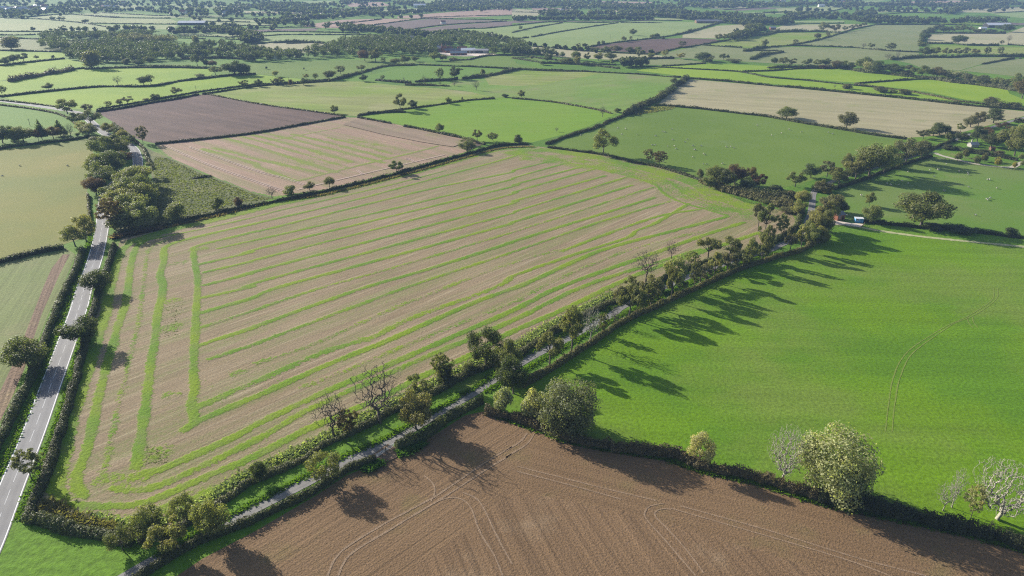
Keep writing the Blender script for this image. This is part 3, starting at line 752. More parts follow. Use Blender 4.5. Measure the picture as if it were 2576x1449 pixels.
def skeleton(rng, n, bole, tip, zc=0.60, zr=0.40, hollow=0.35, flat=1.0, power=0.46):
    """A bare branching tree of unit height and width: twigs reach for points spread through the crown, each from the
    nearest branch already grown; girth follows from what each branch carries."""
    d = unit(rng.normal(0, 1, (n, 3)))
    r = rng.uniform(hollow, 1.0, n) ** 0.6
    lob = 1 + 0.22 * np.sin(3 * np.arctan2(d[:, 1], d[:, 0]) + rng.uniform(0, 6)) * np.sqrt(np.maximum(0, 1 - d[:, 2] ** 2))
    T_ = np.column_stack([d[:, 0] * .5 * r * lob, d[:, 1] * .5 * r * lob, zc + d[:, 2] * zr * r * flat])
    T_ = T_[T_[:, 2] > bole * 0.9]
    fork = np.array([rng.uniform(-.03, .03), rng.uniform(-.03, .03), bole])
    P = [np.array([0, 0, -0.03]), np.array([fork[0] * .4, fork[1] * .4, bole * .5]), fork]
    par = [-1, 0, 1]
    T_ = T_[np.argsort(np.linalg.norm(T_ - fork, axis=1) + rng.uniform(0, .06, len(T_)))]
    tips = []
    for t in T_:
        A = np.array(P[2:])
        v = t - A
        dist = np.linalg.norm(v, axis=1)
        cost = dist + 0.35 * np.linalg.norm(A - fork, axis=1) * 0.5
        k = int(np.argmin(cost)) + 2
        a = P[k]
        L = np.linalg.norm(t - a)
        out = unit(a - P[par[k]]) if par[k] >= 0 else np.array([0, 0, 1.0])
        steps = max(2, min(5, int(L / 0.05)))
        prev = k
        for q in range(1, steps + 1):
            f = q / steps
            p = a + (t - a) * f + out * (L * 0.22 * math.sin(f * math.pi) * .7) + rng.normal(0, .032 * L, 3) * (q < steps) + np.array([0, 0, -.02 * math.sin(f * math.pi)])
            P.append(p); par.append(prev); prev = len(P) - 1
        tips.append((P[-1], unit(P[-1] - P[-2])))
    n_ = len(P)
    cnt = np.zeros(n_); kids = np.zeros(n_, int)
    for i in range(1, n_): kids[par[i]] += 1
    for i in range(n_ - 1, 0, -1):
        if kids[i] == 0: cnt[i] = 1
        cnt[par[i]] += cnt[i]
    rad = tip * np.maximum(cnt, 1) ** power
    segs = [(P[par[i]], P[i], min(rad[par[i]], rad[i] * 1.25), rad[i]) for i in range(1, n_)]
    segs[0] = (P[0], P[1], rad[1] * 1.35, rad[1])
    h = max(p[2] for p in P); R = max(np.hypot(p[0], p[1]) for p in P)
    sc = np.array([0.5 / R, 0.5 / R, 1.0 / h])
    return [(a * sc, b * sc, c, e) for a, b, c, e in segs], [(t[0] * sc, t[1]) for t in tips]

def ball_blobs(rng, n, zc, zr, rxy, br, flat=0.8):
    out = [(0, 0, zc - zr * .1, rxy * .5, rxy * .5, zr * .62)]
    for i in range(n):
        a = i * 2.4 + rng.uniform(-.4, .4)
        u = rng.uniform(-0.85, 1.0)
        rad = math.sqrt(max(0.05, 1 - u * u)) * (rxy - br * .8) * rng.uniform(0.6, 1.2)
        b = br * rng.uniform(0.6, 1.4)
        out.append((rad * math.cos(a), rad * math.sin(a), zc + u * (zr - br * .7), b, b, b * flat))
    return out

PROTO = {}
def proto(kind, trunk, crown, bark=None, leaf=None):
    t = c = None
    if trunk: t = mesh_np("trunk", trunk[0], trunk[1], bark or BARK, smooth=True)
    if crown: c = mesh_np("crown", crown[0], crown[1], leaf or LEAF, {"tone": crown[2]})
    PROTO.setdefault(kind, []).append((t, c))

for i in range(4):      # broad round crown over a clear bole; crown width equals 1
    g = np.random.default_rng(20 + i)
    bl = ball_blobs(g, 17 + 2 * i, 0.58, 0.40, 0.50, (0.15, 0.17, 0.14, 0.16)[i])
    proto("round", tubes(limbs(g, 0.24, bl[1:10], 0.030)), blob_crown(bl, 9500, 0.026, g))
for i in range(3):      # open, uneven crown with gaps between the boughs
    g = np.random.default_rng(40 + i)
    bl = ball_blobs(g, 13, 0.60, 0.40, 0.52, 0.145)[1:]
    proto("open", tubes(limbs(g, 0.30, bl, 0.026)), blob_crown(bl, 7200, 0.025, g, 0.25))
for i in range(3):      # slender roadside tree: crown carried high on a long bole
    g = np.random.default_rng(50 + i)
    bl = ball_blobs(g, 14, 0.65, 0.36, 0.50, 0.13)[1:]
    proto("tall", tubes(limbs(g, 0.36, bl, 0.036)), blob_crown(bl, 6000, 0.027, g, 0.3))
for i in range(3):      # thin foliage at the tips of a visible branch frame
    g = np.random.default_rng(60 + i)
    sg, tp = skeleton(g, 130, 0.26, 0.0028, power=0.45)
    bl = [(t[0][0], t[0][1], t[0][2], .070, .070, .050) for t in tp if g.random() < 0.82]
    proto("thin", tubes(sg, 4), blob_crown(bl, 6800, 0.024, g, 0.5))
for i in range(4):      # dead or leafless
    g = np.random.default_rng(80 + i)
    sg, tp = skeleton(g, 420, (0.22, 0.16, 0.28, 0.2)[i], 0.0032, hollow=0.15, power=0.42)
    proto("bare", tubes(sg, 4), None)
    proto("pale_bare", tubes(sg, 4), None, PALE_BARK)
for i in range(2):      # dense fan of lichened twigs on spreading limbs
    g = np.random.default_rng(95 + i)
    sg, tp = skeleton(g, 1200, 0.13, 0.0022, zc=0.58, zr=0.42, hollow=0.25, power=0.43)
    proto("lichen", tubes(sg, 3), None, PALE_BARK)
for i in range(4):      # bush: leaves to the ground
    g = np.random.default_rng(100 + i)
    bl = ball_blobs(g, 11, 0.46, 0.52, 0.48, 0.22, 0.95)
    proto("bush", tubes(limbs(g, 0.1, bl[1:6], 0.03)), blob_crown(bl, 5200, 0.042, g))
for i in range(2):      # large willow-like dome, leaves to the ground
    g = np.random.default_rng(110 + i)
    bl = ball_blobs(g, 30, 0.47, 0.50, 0.50, 0.13, 0.9) + [(0, 0, .46, .40, .40, .45)] * 2
    proto("dome", tubes(limbs(g, 0.1, bl[1:8], 0.03)), blob_crown(bl, 15000, 0.021, g))
for i in range(2):      # upright egg
    g = np.random.default_rng(120 + i)
    bl = [(0, 0, 0.58, 0.34, 0.34, 0.40)] + [(0.22 * math.cos(a * 1.26), 0.22 * math.sin(a * 1.26), z, .26, .26, .24) for a, z in ((0, .4), (1, .55), (2, .45), (3, .6), (4, .5))]
    proto("egg", tubes(limbs(g, 0.2, bl[1:], 0.03)), blob_crown(bl, 2600, 0.055, g))
for i in range(2):      # conifer
    g = np.random.default_rng(130 + i)
    bl = []
    for k in range(9):
        z = 0.2 + 0.085 * k; rr = 0.46 * (1 - k / 9.5)
        for j in range(5 if k < 6 else 3):
            a = j * 6.283 / (5 if k < 6 else 3) + k
            bl.append((rr * .6 * math.cos(a), rr * .6 * math.sin(a), z, rr * .5 + .03, rr * .5 + .03, .05))
    bl.append((0, 0, .96, .05, .05, .06))
    sg = [(np.array([0, 0, -.02]), np.array([0, 0, .5]), .026, .016), (np.array([0, 0, .5]), np.array([0, 0, .97]), .016, .004)]
    proto("conifer", tubes(sg, 6), blob_crown(bl, 3000, 0.042, g, .3))
for i in range(2):      # cedar: flat plates of foliage
    g = np.random.default_rng(140 + i)
    bl = []
    for k in range(7):
        z = 0.28 + 0.11 * k
        for j in range(4):
            a = j * 1.571 + k * .8 + g.uniform(-.3, .3); rr = (0.34 - 0.03 * k) * g.uniform(.7, 1.15)
            bl.append((rr * math.cos(a), rr * math.sin(a), z + g.uniform(-.02, .02), .17, .17, .035))
    sg = limbs(g, .3, bl[:12], .03) + [(np.array([0, 0, .3]), np.array([0, 0, .98]), .022, .006)]
    proto("cedar", tubes(sg, 5), blob_crown(bl, 3600, 0.036, g, .4))
for i in range(2):      # tall poplar
    g = np.random.default_rng(150 + i)
    bl = [(g.uniform(-.12, .12), g.uniform(-.12, .12), .2 + .08 * k, .26 + .1 * math.sin(k * .33), .26 + .1 * math.sin(k * .33), .1) for k in range(10)]
    proto("poplar", tubes(limbs(g, .16, bl[2:8], .025)), blob_crown(bl, 3000, 0.05, g, .3))

LOOK = {"round": "round tree", "open": "open crowned tree", "thin": "thin leaved tree", "tall": "slender tall tree", "bare": "bare dark tree", "pale_bare": "bare pale tree",
        "lichen": "leafless pale fan shaped tree", "bush": "low round bush", "dome": "big dome shaped tree leafy to the ground", "egg": "egg shaped tree", "conifer": "pointed conifer", "cedar": "flat layered cedar", "poplar": "tall upright tree"}
NAME = {"round": "broadleaf_tree", "open": "broadleaf_tree", "thin": "broadleaf_tree", "tall": "broadleaf_tree", "bare": "bare_tree", "pale_bare": "bare_tree", "lichen": "bare_tree", "bush": "bush", "dome": "broadleaf_tree", "egg": "ornamental_tree", "conifer": "conifer_tree", "cedar": "cedar_tree", "poplar": "poplar_tree"}
GREEN = (0.168, 0.184, 0.068); DARK = (0.094, 0.118, 0.047); LIGHT = (0.240, 0.245, 0.096); BROWN = (0.140, 0.110, 0.048); SILVER = (0.37, 0.375, 0.20); YELLOW = (0.270, 0.245, 0.045); GREY = (0.165, 0.165, 0.085); RUST = (0.135, 0.088, 0.050)
COLS = {"g": GREEN, "d": DARK, "l": LIGHT, "b": BROWN, "s": SILVER, "y": YELLOW, "p": GREY, "r": RUST}
TINT = {"g": "", "d": "dark ", "l": "light green ", "b": "brownish ", "s": "silvery ", "y": "yellowing ", "p": "greyish ", "r": "reddish brown "}
TREES = 0
def plant(kind, x, yb, h, w, col, label, group=None, z=0.0, pick=None, squash=None):
    """One tree or bush: an Empty at its foot with trunk and crown under it. x, yb in plan metres."""
    global TREES
    TREES += 1
    pr = PROTO[kind]
    t, c = pr[(TREES * 7 + 3) % len(pr)] if pick is None else pr[pick % len(pr)]
    cat = "bush" if kind == "bush" else "tree"
    e = empty(NAME[kind], (x, yb, z), rnd.uniform(0, 6.28))
    e.scale = (w, w * (squash or rnd.uniform(0.88, 1.1)), h)
    tag(e, label, cat, group)
    v = rnd.uniform(0.84, 1.18)
    cc = tuple(k * v * rnd.uniform(0.94, 1.06) for k in col) + (1.0,)
    if t is not None:
        o = link("trunk", t, e)
    if c is not None:
        o = link("crown", c, e); o.color = cc
    return e

def grove(place, group, entries, conv):
    """entries: (x, foot y, top y, width, form + colour letters). Labels count along the picture's own left to right order."""
    items = []
    for en in entries:
        zx, zb, zt, zw, code = en
        form, col, *pk = code.split('/')
        (px, pb), (_, pt), (px2, _) = conv(zx, zb), conv(zx, zt), conv(zx + zw, zb)
        h = tall(px, pb, pt)
        w = (px2 - px) * depth(px, pb - (pb - pt) * .5) / FOCAL
        items.append((px, pb, h, w, form, col, int(pk[0]) if pk else None))
    items.sort(key=lambda k: k[0])
    base = [TINT[k[5]] + LOOK[k[4]] for k in items]
    for i, (px, pb, h, w, form, col, pk) in enumerate(items):
        same = [j for j in range(len(items)) if base[j] == base[i]]
        if len(same) == 1: lab = "%s %s" % (base[i], place)
        else: lab = "%s, %s %s" % (base[i], ORD[same.index(i)], place)
        X, Y = G(px, pb)
        plant(form, X, Y, h, w, COLS[col], lab, group, pick=pk)

def qc(c, r): return lambda x, y: (x / 4 + 644 * c, y / 4 + 362.25 * r)
def z5(x, y): return (x * 0.15625 + 1542.8, y * 0.15625 + 576.9)
def z6(x, y): return (x * 0.12038 + 1864.9, y * 0.12038 + 456.2)
def z2(x, y): return (x * 0.13889 + 2307.5, y * 0.13889 + 241.5)
def tc(c): return lambda x, y: (x / 6 + 429.33 * c, y / 6)

# ---- nearest: the corner of the striped field and the lane
grove("at the striped field's near corner", "trees at the near corner", [
    (1500, 1030, 740, 330, "round/l"), (1240, 1190, 960, 270, "open/g"), (1700, 1230, 900, 400, "open/l"), (1850, 880, 650, 250, "open/g"), (2150, 1060, 700, 340, "round/l")], qc(0, 3))
grove("along the lane below the striped field", "trees along the near lane", [
    (40, 500, 280, 170, "round/d"), (700, 500, 210, 320, "open/l"), (780, 40, -380, 440, "bare/b"), (930, 20, -200, 260, "thin/b")], qc(1, 3))
grove("on the near lane's field hedge", "trees on the lane's field hedge", [
    (1250, 1360, 770, 540, "bare/g"), (1640, 1150, 880, 300, "open/g"), (1610, 1420, 1040, 360, "round/l"), (1880, 960, 670, 250, "thin/g"), (1900, 960, 760, 190, "bush/d"), (2150, 850, 750, 130, "bush/g"),
    (2310, 790, 410, 360, "open/d"), (2520, 900, 520, 260, "round/g"), (2590, 1060, 690, 300, "round/d")], qc(1, 2))
grove("at the meadow's lane corner", "trees at the meadow corner", [
    (210, 1320, 1000, 250, "bush/s"), (-90, 1230, 1000, 190, "bush/s"), (560, 1430, 920, 560, "dome/p"), (470, 1440, 1060, 260, "bush/g")], qc(2, 2))
grove("in the avenue beside the meadow", "trees in the lane avenue", [
    (380, 770, 440, 280, "tall/g"), (598, 640, 180, 250, "tall/g"), (785, 555, 180, 260, "pale_bare/g"), (1035, 370, 170, 140, "bare/g"), (1175, 310, -40, 230, "tall/g"), (1395, 190, -130, 240, "tall/p"), (1290, 250, 20, 150, "thin/g"), (910, 470, 260, 130, "thin/g")], qc(2, 2))
grove("in the upper lane avenue", "trees in the upper lane avenue", [
    (120, 1100, 900, 240, "bush/p"), (300, 1040, 750, 290, "tall/g"), (520, 840, 320, 480, "bare/g"), (1060, 1030, 760, 220, "tall/g"), (950, 1010, 450, 390, "tall/l"), (930, 480, 180, 310, "bare/g"),
    (1400, 900, 560, 330, "tall/p"), (1250, 580, 350, 280, "thin/l"), (1520, 500, 90, 320, "tall/l"), (1840, 690, 380, 380, "tall/p"), (1860, 470, 120, 390, "tall/g"), (2380, 520, 260, 200, "tall/g"), (2120, 570, 340, 270, "bush/g"),
    (2440, 340, -110, 300, "open/g"), (700, 1000, 800, 260, "bush/p")], z5)
grove("on the meadow hedge of the avenue", "trees on the avenue's meadow hedge", [
    (1602, 801, 715, 34, "tall/p"), (1632, 785, 712, 30, "thin/g"), (1688, 757, 670, 38, "tall/g"), (1745, 730, 655, 32, "thin/p"), (1795, 709, 632, 36, "tall/l"), (1885, 672, 596, 34, "tall/g"), (1925, 659, 588, 30, "thin/g"), (1985, 640, 570, 36, "tall/p"), (2014, 632, 566, 34, "tall/l")], lambda x, y: (x, y))
grove("round the bend of the lane", "trees round the lane bend", [
    (350, 1040, 430, 320, "tall/p"), (490, 1120, 470, 330, "tall/g"), (820, 1140, 690, 330, "thin/l"), (1170, 720, 370, 330, "round/l"), (1270, 480, 190, 340, "round/l"), (1450, 1320, 880, 360, "round/l"), (1620, 1290, 900, 330, "round/l"),
    (1600, 1010, 540, 430, "round/l"), (1690, 1080, 690, 280, "open/l"), (1370, 1180, 800, 270, "open/l"), (1540, 1190, 640, 340, "round/l"), (1700, 1150, 560, 360, "round/g"), (1810, 840, 420, 320, "open/l"), (1700, 820, 360, 300, "open/p"), (1690, 1280, 960, 260, "bush/g"), (1420, 1340, 1130, 220, "bush/l"), (1880, 640, 240, 480, "round/p"), (2110, 680, 400, 220, "round/d"), (1790, 250, 100, 210, "bush/y"), (700, 230, 90, 390, "bush/d"), (1650, 200, -60, 300, "round/g"),
    (900, 420, 290, 330, "bush/p"), (500, 420, 310, 420, "bush/g"), (1050, 340, 200, 260, "bush/b"), (950, 640, 520, 300, "bush/p")], z6)
grove("in the lane belt beside the sheep pasture", "trees in the lane belt", [
    (430, 340, 190, 180, "round/d"), (590, 330, 155, 180, "open/p"), (710, 400, 240, 210, "round/g"), (550, 480, 380, 200, "bush/p"), (270, 430, 270, 200, "open/g"), (790, 260, 80, 130, "round/p"), (880, 350, 100, 190, "round/g"),
    (1010, 340, -10, 310, "round/g"), (1160, 300, 20, 240, "open/l"), (1390, 190, -60, 260, "open/p"), (1540, 140, -40, 190, "round/p"), (1270, 240, 90, 170, "bush/g"), (50, 500, 415, 200, "bush/d")], qc(3, 1))
grove("standing in the lane pasture", "field trees of the lane pasture", [(1015, 625, 485, 105, "round/g"), (1030, 790, 600, 180, "round/g"), (1545, 815, 495, 470, "round/g/2"), (2440, 920, 840, 140, "bush/d"), (1660, 850, 800, 240, "bush/d"), (1930, 880, 815, 260, "bush/d")], qc(3, 1))
grove("beside the estate driveway", "egg shaped trees along the driveway", [
    (735, 1165, 1015, 140, "egg/g"), (865, 1115, 965, 135, "egg/g"), (1070, 1225, 1075, 140, "egg/g"), (1205, 1190, 1040, 130, "egg/g"), (1450, 1280, 1110, 130, "egg/y"), (1440, 1200, 1100, 110, "egg/g"), (1755, 1300, 1190, 100, "egg/y"), (1905, 1265, 1160, 95, "egg/g"), (1870, 1160, 1040, 100, "egg/l")], z2)
grove("in the right edge cottage wood", "trees of the cottage wood", [
    (1370, 490, 225, 340, "cedar/d"), (400, 700, 465, 340, "round/d"), (780, 650, 490, 180, "open/g"), (960, 560, 380, 280, "round/p"), (1100, 540, 280, 260, "open/p"), (1640, 960, 520, 420, "round/g"), (1330, 920, 640, 330, "round/d"), (1760, 1080, 560, 400, "round/g"),
    (1900, 1000, 440, 300, "round/l"), (100, 770, 600, 270, "open/p"), (290, 720, 590, 270, "round/g"), (640, 720, 610, 220, "bush/p"), (1080, 830, 520, 260, "round/d"), (800, 840, 640, 280, "round/d"), (560, 800, 660, 150, "bush/g"), (560, 960, 880, 260, "bush/d"), (1560, 620, 480, 260, "open/r"), (1830, 520, 400, 240, "thin/r"), (1480, 1060, 990, 260, "bush/p"), (1250, 760, 560, 220, "open/r"), (930, 1010, 930, 300, "bush/d"), (1180, 1040, 960, 300, "bush/d")], z2)
# ---- the ploughed field's far hedge, right
grove("on the hedge above the ploughed field", "trees on the meadow hedge", [(1885, 330, 15, 280, "open/s")], qc(2, 3))
grove("at the meadow hedge's right end", "trees at the end of the meadow hedge", [
    (150, 500, -60, 430, "lichen/g"), (640, 610, -20, 760, "dome/s"), (800, 620, 240, 330, "bush/g"), (1760, 790, 500, 220, "pale_bare/g"), (1850, 760, 360, 180, "pale_bare/b"), (2310, 880, 320, 740, "lichen/g"), (2040, 860, 560, 240, "thin/s")], qc(3, 3))
# ---- the road on the left
grove("on the road hedges", "trees on the road hedges", [(300, 800, 500, 420, "round/g"), (850, 560, 280, 340, "round/d"), (985, 40, -165, 290, "round/d")], qc(0, 2))
grove("leaning over the road at the bottom left", "trees at the bottom left", [(320, 480, 205, 300, "thin/p")], qc(0, 3))
grove("in the roadside belt on the left", "trees in the roadside belt", [
    (870, 980, 715, 240, "open/l"), (760, 1030, 820, 250, "open/l"), (970, 515, 330, 210, "round/r"), (1050, 440, 250, 240, "round/g"), (1000, 330, 90, 220, "round/g"), (1160, 260, 60, 280, "round/d"), (1260, 190, 60, 170, "round/r"), (1060, 150, -70, 230, "open/g"), (1170, 80, -100, 220, "round/g"),
    (1150, 860, 560, 280, "thin/b"), (1420, 840, 590, 330, "round/l"), (1290, 690, 440, 380, "round/l"), (1370, 570, 320, 380, "round/g"), (1380, 430, 220, 330, "round/l"), (1480, 340, 190, 230, "open/g"), (1170, 560, 400, 280, "round/g"), (1260, 860, 680, 300, "bush/g"), (1490, 660, 470, 200, "round/g"), (1010, 420, 180, 260, "round/g"), (1110, 340, 60, 270, "round/d"), (1230, 640, 370, 330, "open/g"), (1330, 770, 500, 350, "round/l"), (1420, 640, 370, 330, "round/g"), (1440, 530, 280, 300, "round/l"), (1330, 490, 230, 320, "round/g"), (1200, 740, 480, 280, "open/g"), (990, 490, 320, 220, "round/d"), (1230, 130, -60, 200, "round/g")], qc(0, 1))
grove("in the scrub by the striped field's top hedge", "bushes in the scrub corner", [(1780, 750, 590, 220, "bush/l"), (2190, 650, 530, 140, "bush/g"), (2400, 615, 530, 100, "bush/r")], qc(0, 1))
grove("on the striped field's top hedge", "trees on the top hedge", [(160, 540, 430, 150, "bare/r"), (345, 505, 415, 125, "bush/l"), (540, 465, 375, 115, "round/g"), (740, 435, 325, 110, "round/g"), (1410, 295, 155, 155, "open/g"), (2125, 80, -40, 150, "round/g")], qc(1, 1))
grove("by the sheep field", "trees by the sheep field", [
    (915, 110, -145, 220, "open/g"), (1370, 190, 55, 120, "thin/p"), (1480, 215, 70, 180, "thin/b"), (1890, 330, 250, 75, "bush/g"), (2050, 410, 215, 220, "round/g"), (2240, 400, 190, 210, "round/r"), (2150, 440, 250, 200, "round/d"), (2390, 420, 230, 140, "open/b"), (2480, 460, 285, 170, "open/r"), (1990, 440, 310, 160, "round/g"), (2360, 460, 330, 160, "bush/d")], qc(2, 1))
# ---- middle distance
grove("in the lime green fields", "trees in the lime green fields", [
    (490, 905, 830, 105, "round/p"), (1190, 857, 760, 110, "bare/g"), (1450, 857, 765, 125, "round/d"), (1515, 850, 755, 95, "thin/g"), (20, 950, 865, 115, "thin/g"), (2170, 755, 665, 125, "open/g"), (2010, 772, 735, 95, "bush/p"), (2360, 755, 600, 250, "round/d"), (2460, 760, 640, 140, "round/d"),
    (2455, 880, 800, 105, "open/g"), (1775, 960, 875, 105, "open/p"), (1565, 1012, 940, 115, "round/d"), (1470, 1017, 980, 55, "bush/p"), (1285, 1042, 965, 115, "open/p"), (1205, 1057, 995, 65, "round/g"), (1095, 1082, 1020, 95, "thin/g")], qc(0, 0))
grove("in the roadside wood by the dark plough", "trees of the lane wood", [
    (680, 1145, 995, 210, "open/g"), (880, 1135, 1045, 115, "open/p"), (910, 1250, 1110, 200, "open/p"), (770, 1260, 1120, 160, "open/g"), (900, 1365, 1240, 180, "round/l"), (1090, 1335, 1235, 125, "round/l"), (1170, 1375, 1275, 135, "open/p"), (1240, 1405, 1300, 105, "round/l"), (1440, 1440, 1270, 130, "thin/p"), (1320, 1440, 1360, 105, "round/g"),
    (1000, 1480, 1370, 230, "open/p"), (1150, 1470, 1390, 160, "round/p"), (830, 1330, 1220, 140, "thin/s")], qc(0, 0))
grove("in the clump above the olive pasture", "trees of the left clump", [
    (425, 1405, 1195, 125, "conifer/d"), (30, 1440, 1255, 190, "round/d"), (110, 1400, 1265, 110, "round/d"), (150, 1440, 1300, 160, "round/g"), (240, 1430, 1260, 210, "round/g"), (390, 1420, 1300, 85, "open/r"), (540, 1395, 1270, 140, "round/b"), (610, 1365, 1200, 140, "conifer/d"), (715, 1375, 1235, 90, "bare/g"), (650, 1385, 1300, 95, "open/g"), (785, 1370, 1325, 40, "bush/d")], qc(0, 0))
grove("in front of the left wood", "trees before the left wood", [
    (115, 497, 365, 210, "poplar/p"), (50, 655, 570, 110, "round/d"), (140, 640, 545, 110, "round/d"), (240, 620, 535, 120, "open/d"), (370, 598, 555, 45, "open/g"), (535, 580, 553, 38, "bush/g"), (930, 690, 510, 210, "poplar/p"), (1280, 645, 585, 90, "bush/g"), (1395, 655, 597, 115, "bush/d"), (1510, 650, 562, 105, "round/g"), (1990, 665, 540, 110, "open/d"), (2080, 670, 585, 80, "round/d"), (2140, 675, 605, 85, "round/r"),
    (335, 312, 266, 52, "round/d"), (515, 313, 284, 36, "round/g"), (640, 330, 250, 70, "open/p"), (795, 320, 262, 50, "round/g"), (845, 320, 265, 50, "open/g"), (860, 233, 193, 72, "round/d"), (530, 202, 165, 56, "round/d"), (598, 205, 163, 46, "round/g"), (640, 208, 172, 46, "open/p"), (1985, 475, 360, 80, "poplar/p")], qc(0, 0))
grove("round the cut grass field", "trees round the cut grass field", [
    (190, 852, 785, 95, "open/p"), (245, 855, 775, 85, "open/g"), (30, 872, 798, 82, "round/d"), (350, 855, 795, 50, "bush/b"), (480, 855, 780, 95, "round/d"), (505, 795, 738, 72, "open/y"), (600, 805, 735, 62, "thin/g"), (195, 772, 710, 72, "round/l"), (105, 697, 665, 28, "round/d"), (483, 705, 678, 20, "round/d"), (790, 1142, 1053, 92, "round/g"),
    (1455, 1112, 935, 160, "open/g"), (1580, 1092, 1005, 105, "round/d"), (1940, 1047, 970, 68, "round/g"), (2075, 1022, 975, 26, "thin/g"), (1850, 1332, 1233, 98, "round/g"), (2225, 1417, 1293, 112, "open/g"), (2385, 1422, 1335, 130, "thin/g"), (2120, 1449, 1385, 150, "open/g")], qc(1, 0))
grove("round the dark meadow", "trees round the dark meadow", [
    (2000, 795, 658, 120, "round/d"), (1850, 805, 685, 100, "thin/g"), (2280, 748, 693, 55, "bush/g"), (1080, 818, 745, 95, "round/d"), (2215, 908, 815, 95, "bare/g"), (1995, 865, 803, 85, "bare/g"), (1690, 855, 753, 72, "bare/g"), (1490, 852, 770, 34, "bare/g"), (1275, 800, 757, 60, "thin/g"), (1850, 865, 813, 44, "bare/b"), (2505, 978, 943, 72, "bush/d"),
    (1095, 615, 500, 115, "round/r"), (1205, 620, 488, 125, "round/g"), (850, 745, 663, 135, "thin/p"), (740, 800, 708, 140, "round/d"), (1060, 710, 653, 100, "open/g"), (1880, 615, 545, 80, "round/l"), (1500, 640, 545, 110, "round/g"), (1400, 650, 585, 110, "round/g"), (1600, 620, 560, 80, "round/g"), (1800, 610, 520, 110, "round/g"), (1990, 620, 575, 70, "round/p"), (1280, 640, 580, 60, "thin/g"), (2060, 700, 690, 60, "bush/g")], qc(1, 0))
grove("below the hill field", "trees below the hill field", [
    (95, 987, 905, 78, "round/p"), (60, 1427, 1350, 105, "bush/d"), (910, 1175, 1057, 85, "bare/g"), (450, 1325, 1278, 55, "bare/g"), (1640, 860, 785, 115, "open/d"), (1600, 930, 850, 110, "bush/d"), (1495, 955, 898, 55, "bare/g"), (1700, 860, 800, 90, "bush/g"), (1735, 810, 770, 70, "bush/p"), (1500, 990, 925, 90, "bush/g"), (1290, 1090, 1025, 110, "bush/p"), (1170, 1150, 1085, 110, "bush/d"), (1060, 1130, 1085, 70, "bush/g"), (1370, 1060, 1010, 80, "bush/d"),
    (360, 625, 530, 100, "round/d"), (455, 570, 525, 42, "round/d"), (510, 575, 517, 58, "round/g"), (640, 605, 508, 95, "round/g"), (655, 655, 558, 68, "round/l"), (755, 620, 522, 80, "open/p"), (870, 612, 523, 115, "round/g"), (985, 605, 528, 120, "round/g"), (1010, 645, 588, 48, "round/g"), (1280, 585, 498, 75, "open/p"), (1225, 592, 563, 55, "bush/d"), (1540, 572, 508, 85, "open/l"), (1700, 595, 528, 95, "open/y"), (1920, 615, 518, 190, "round/d"), (1980, 635, 568, 95, "round/g"), (2130, 605, 538, 95, "open/d"), (2230, 630, 580, 120, "bush/p"), (320, 655, 610, 90, "round/d"), (560, 640, 580, 150, "bush/g"), (1400, 575, 525, 70, "bush/g")], qc(2, 0))
grove("in and around the hill field", "trees of the hill field", [
    (1215, 357, 288, 68, "round/g"), (1125, 422, 364, 57, "open/g"), (1195, 412, 364, 37, "thin/p"), (870, 452, 409, 37, "round/d"), (915, 448, 403, 42, "round/d"), (735, 483, 434, 58, "round/d"), (665, 488, 430, 52, "open/p"), (85, 303, 253, 46, "round/g"), (1410, 387, 344, 50, "bush/g"), (1455, 385, 332, 62, "round/d"), (1710, 472, 414, 92, "thin/p"), (1790, 330, 281, 52, "round/g"),
    (1045, 525, 455, 125, "round/p"), (945, 520, 462, 110, "bush/g"), (830, 515, 462, 90, "bush/p"), (1190, 530, 470, 110, "bush/g"), (1265, 530, 468, 80, "bush/g"), (435, 488, 455, 50, "bush/d"), (490, 490, 468, 44, "bush/d"), (175, 465, 412, 56, "round/d"), (130, 460, 430, 40, "bush/g"), (225, 540, 502, 45, "round/g"), (265, 545, 514, 26, "round/g"), (195, 600, 552, 34, "round/l"), (20, 570, 455, 70, "round/d"), (1520, 395, 365, 30, "bush/d"),
    (2080, 415, 340, 80, "open/g"), (2140, 410, 334, 80, "open/g"), (2240, 405, 315, 110, "round/g"), (2310, 340, 302, 48, "round/g"), (2390, 330, 235, 100, "round/g"), (2540, 470, 395, 76, "round/g")], qc(2, 0))
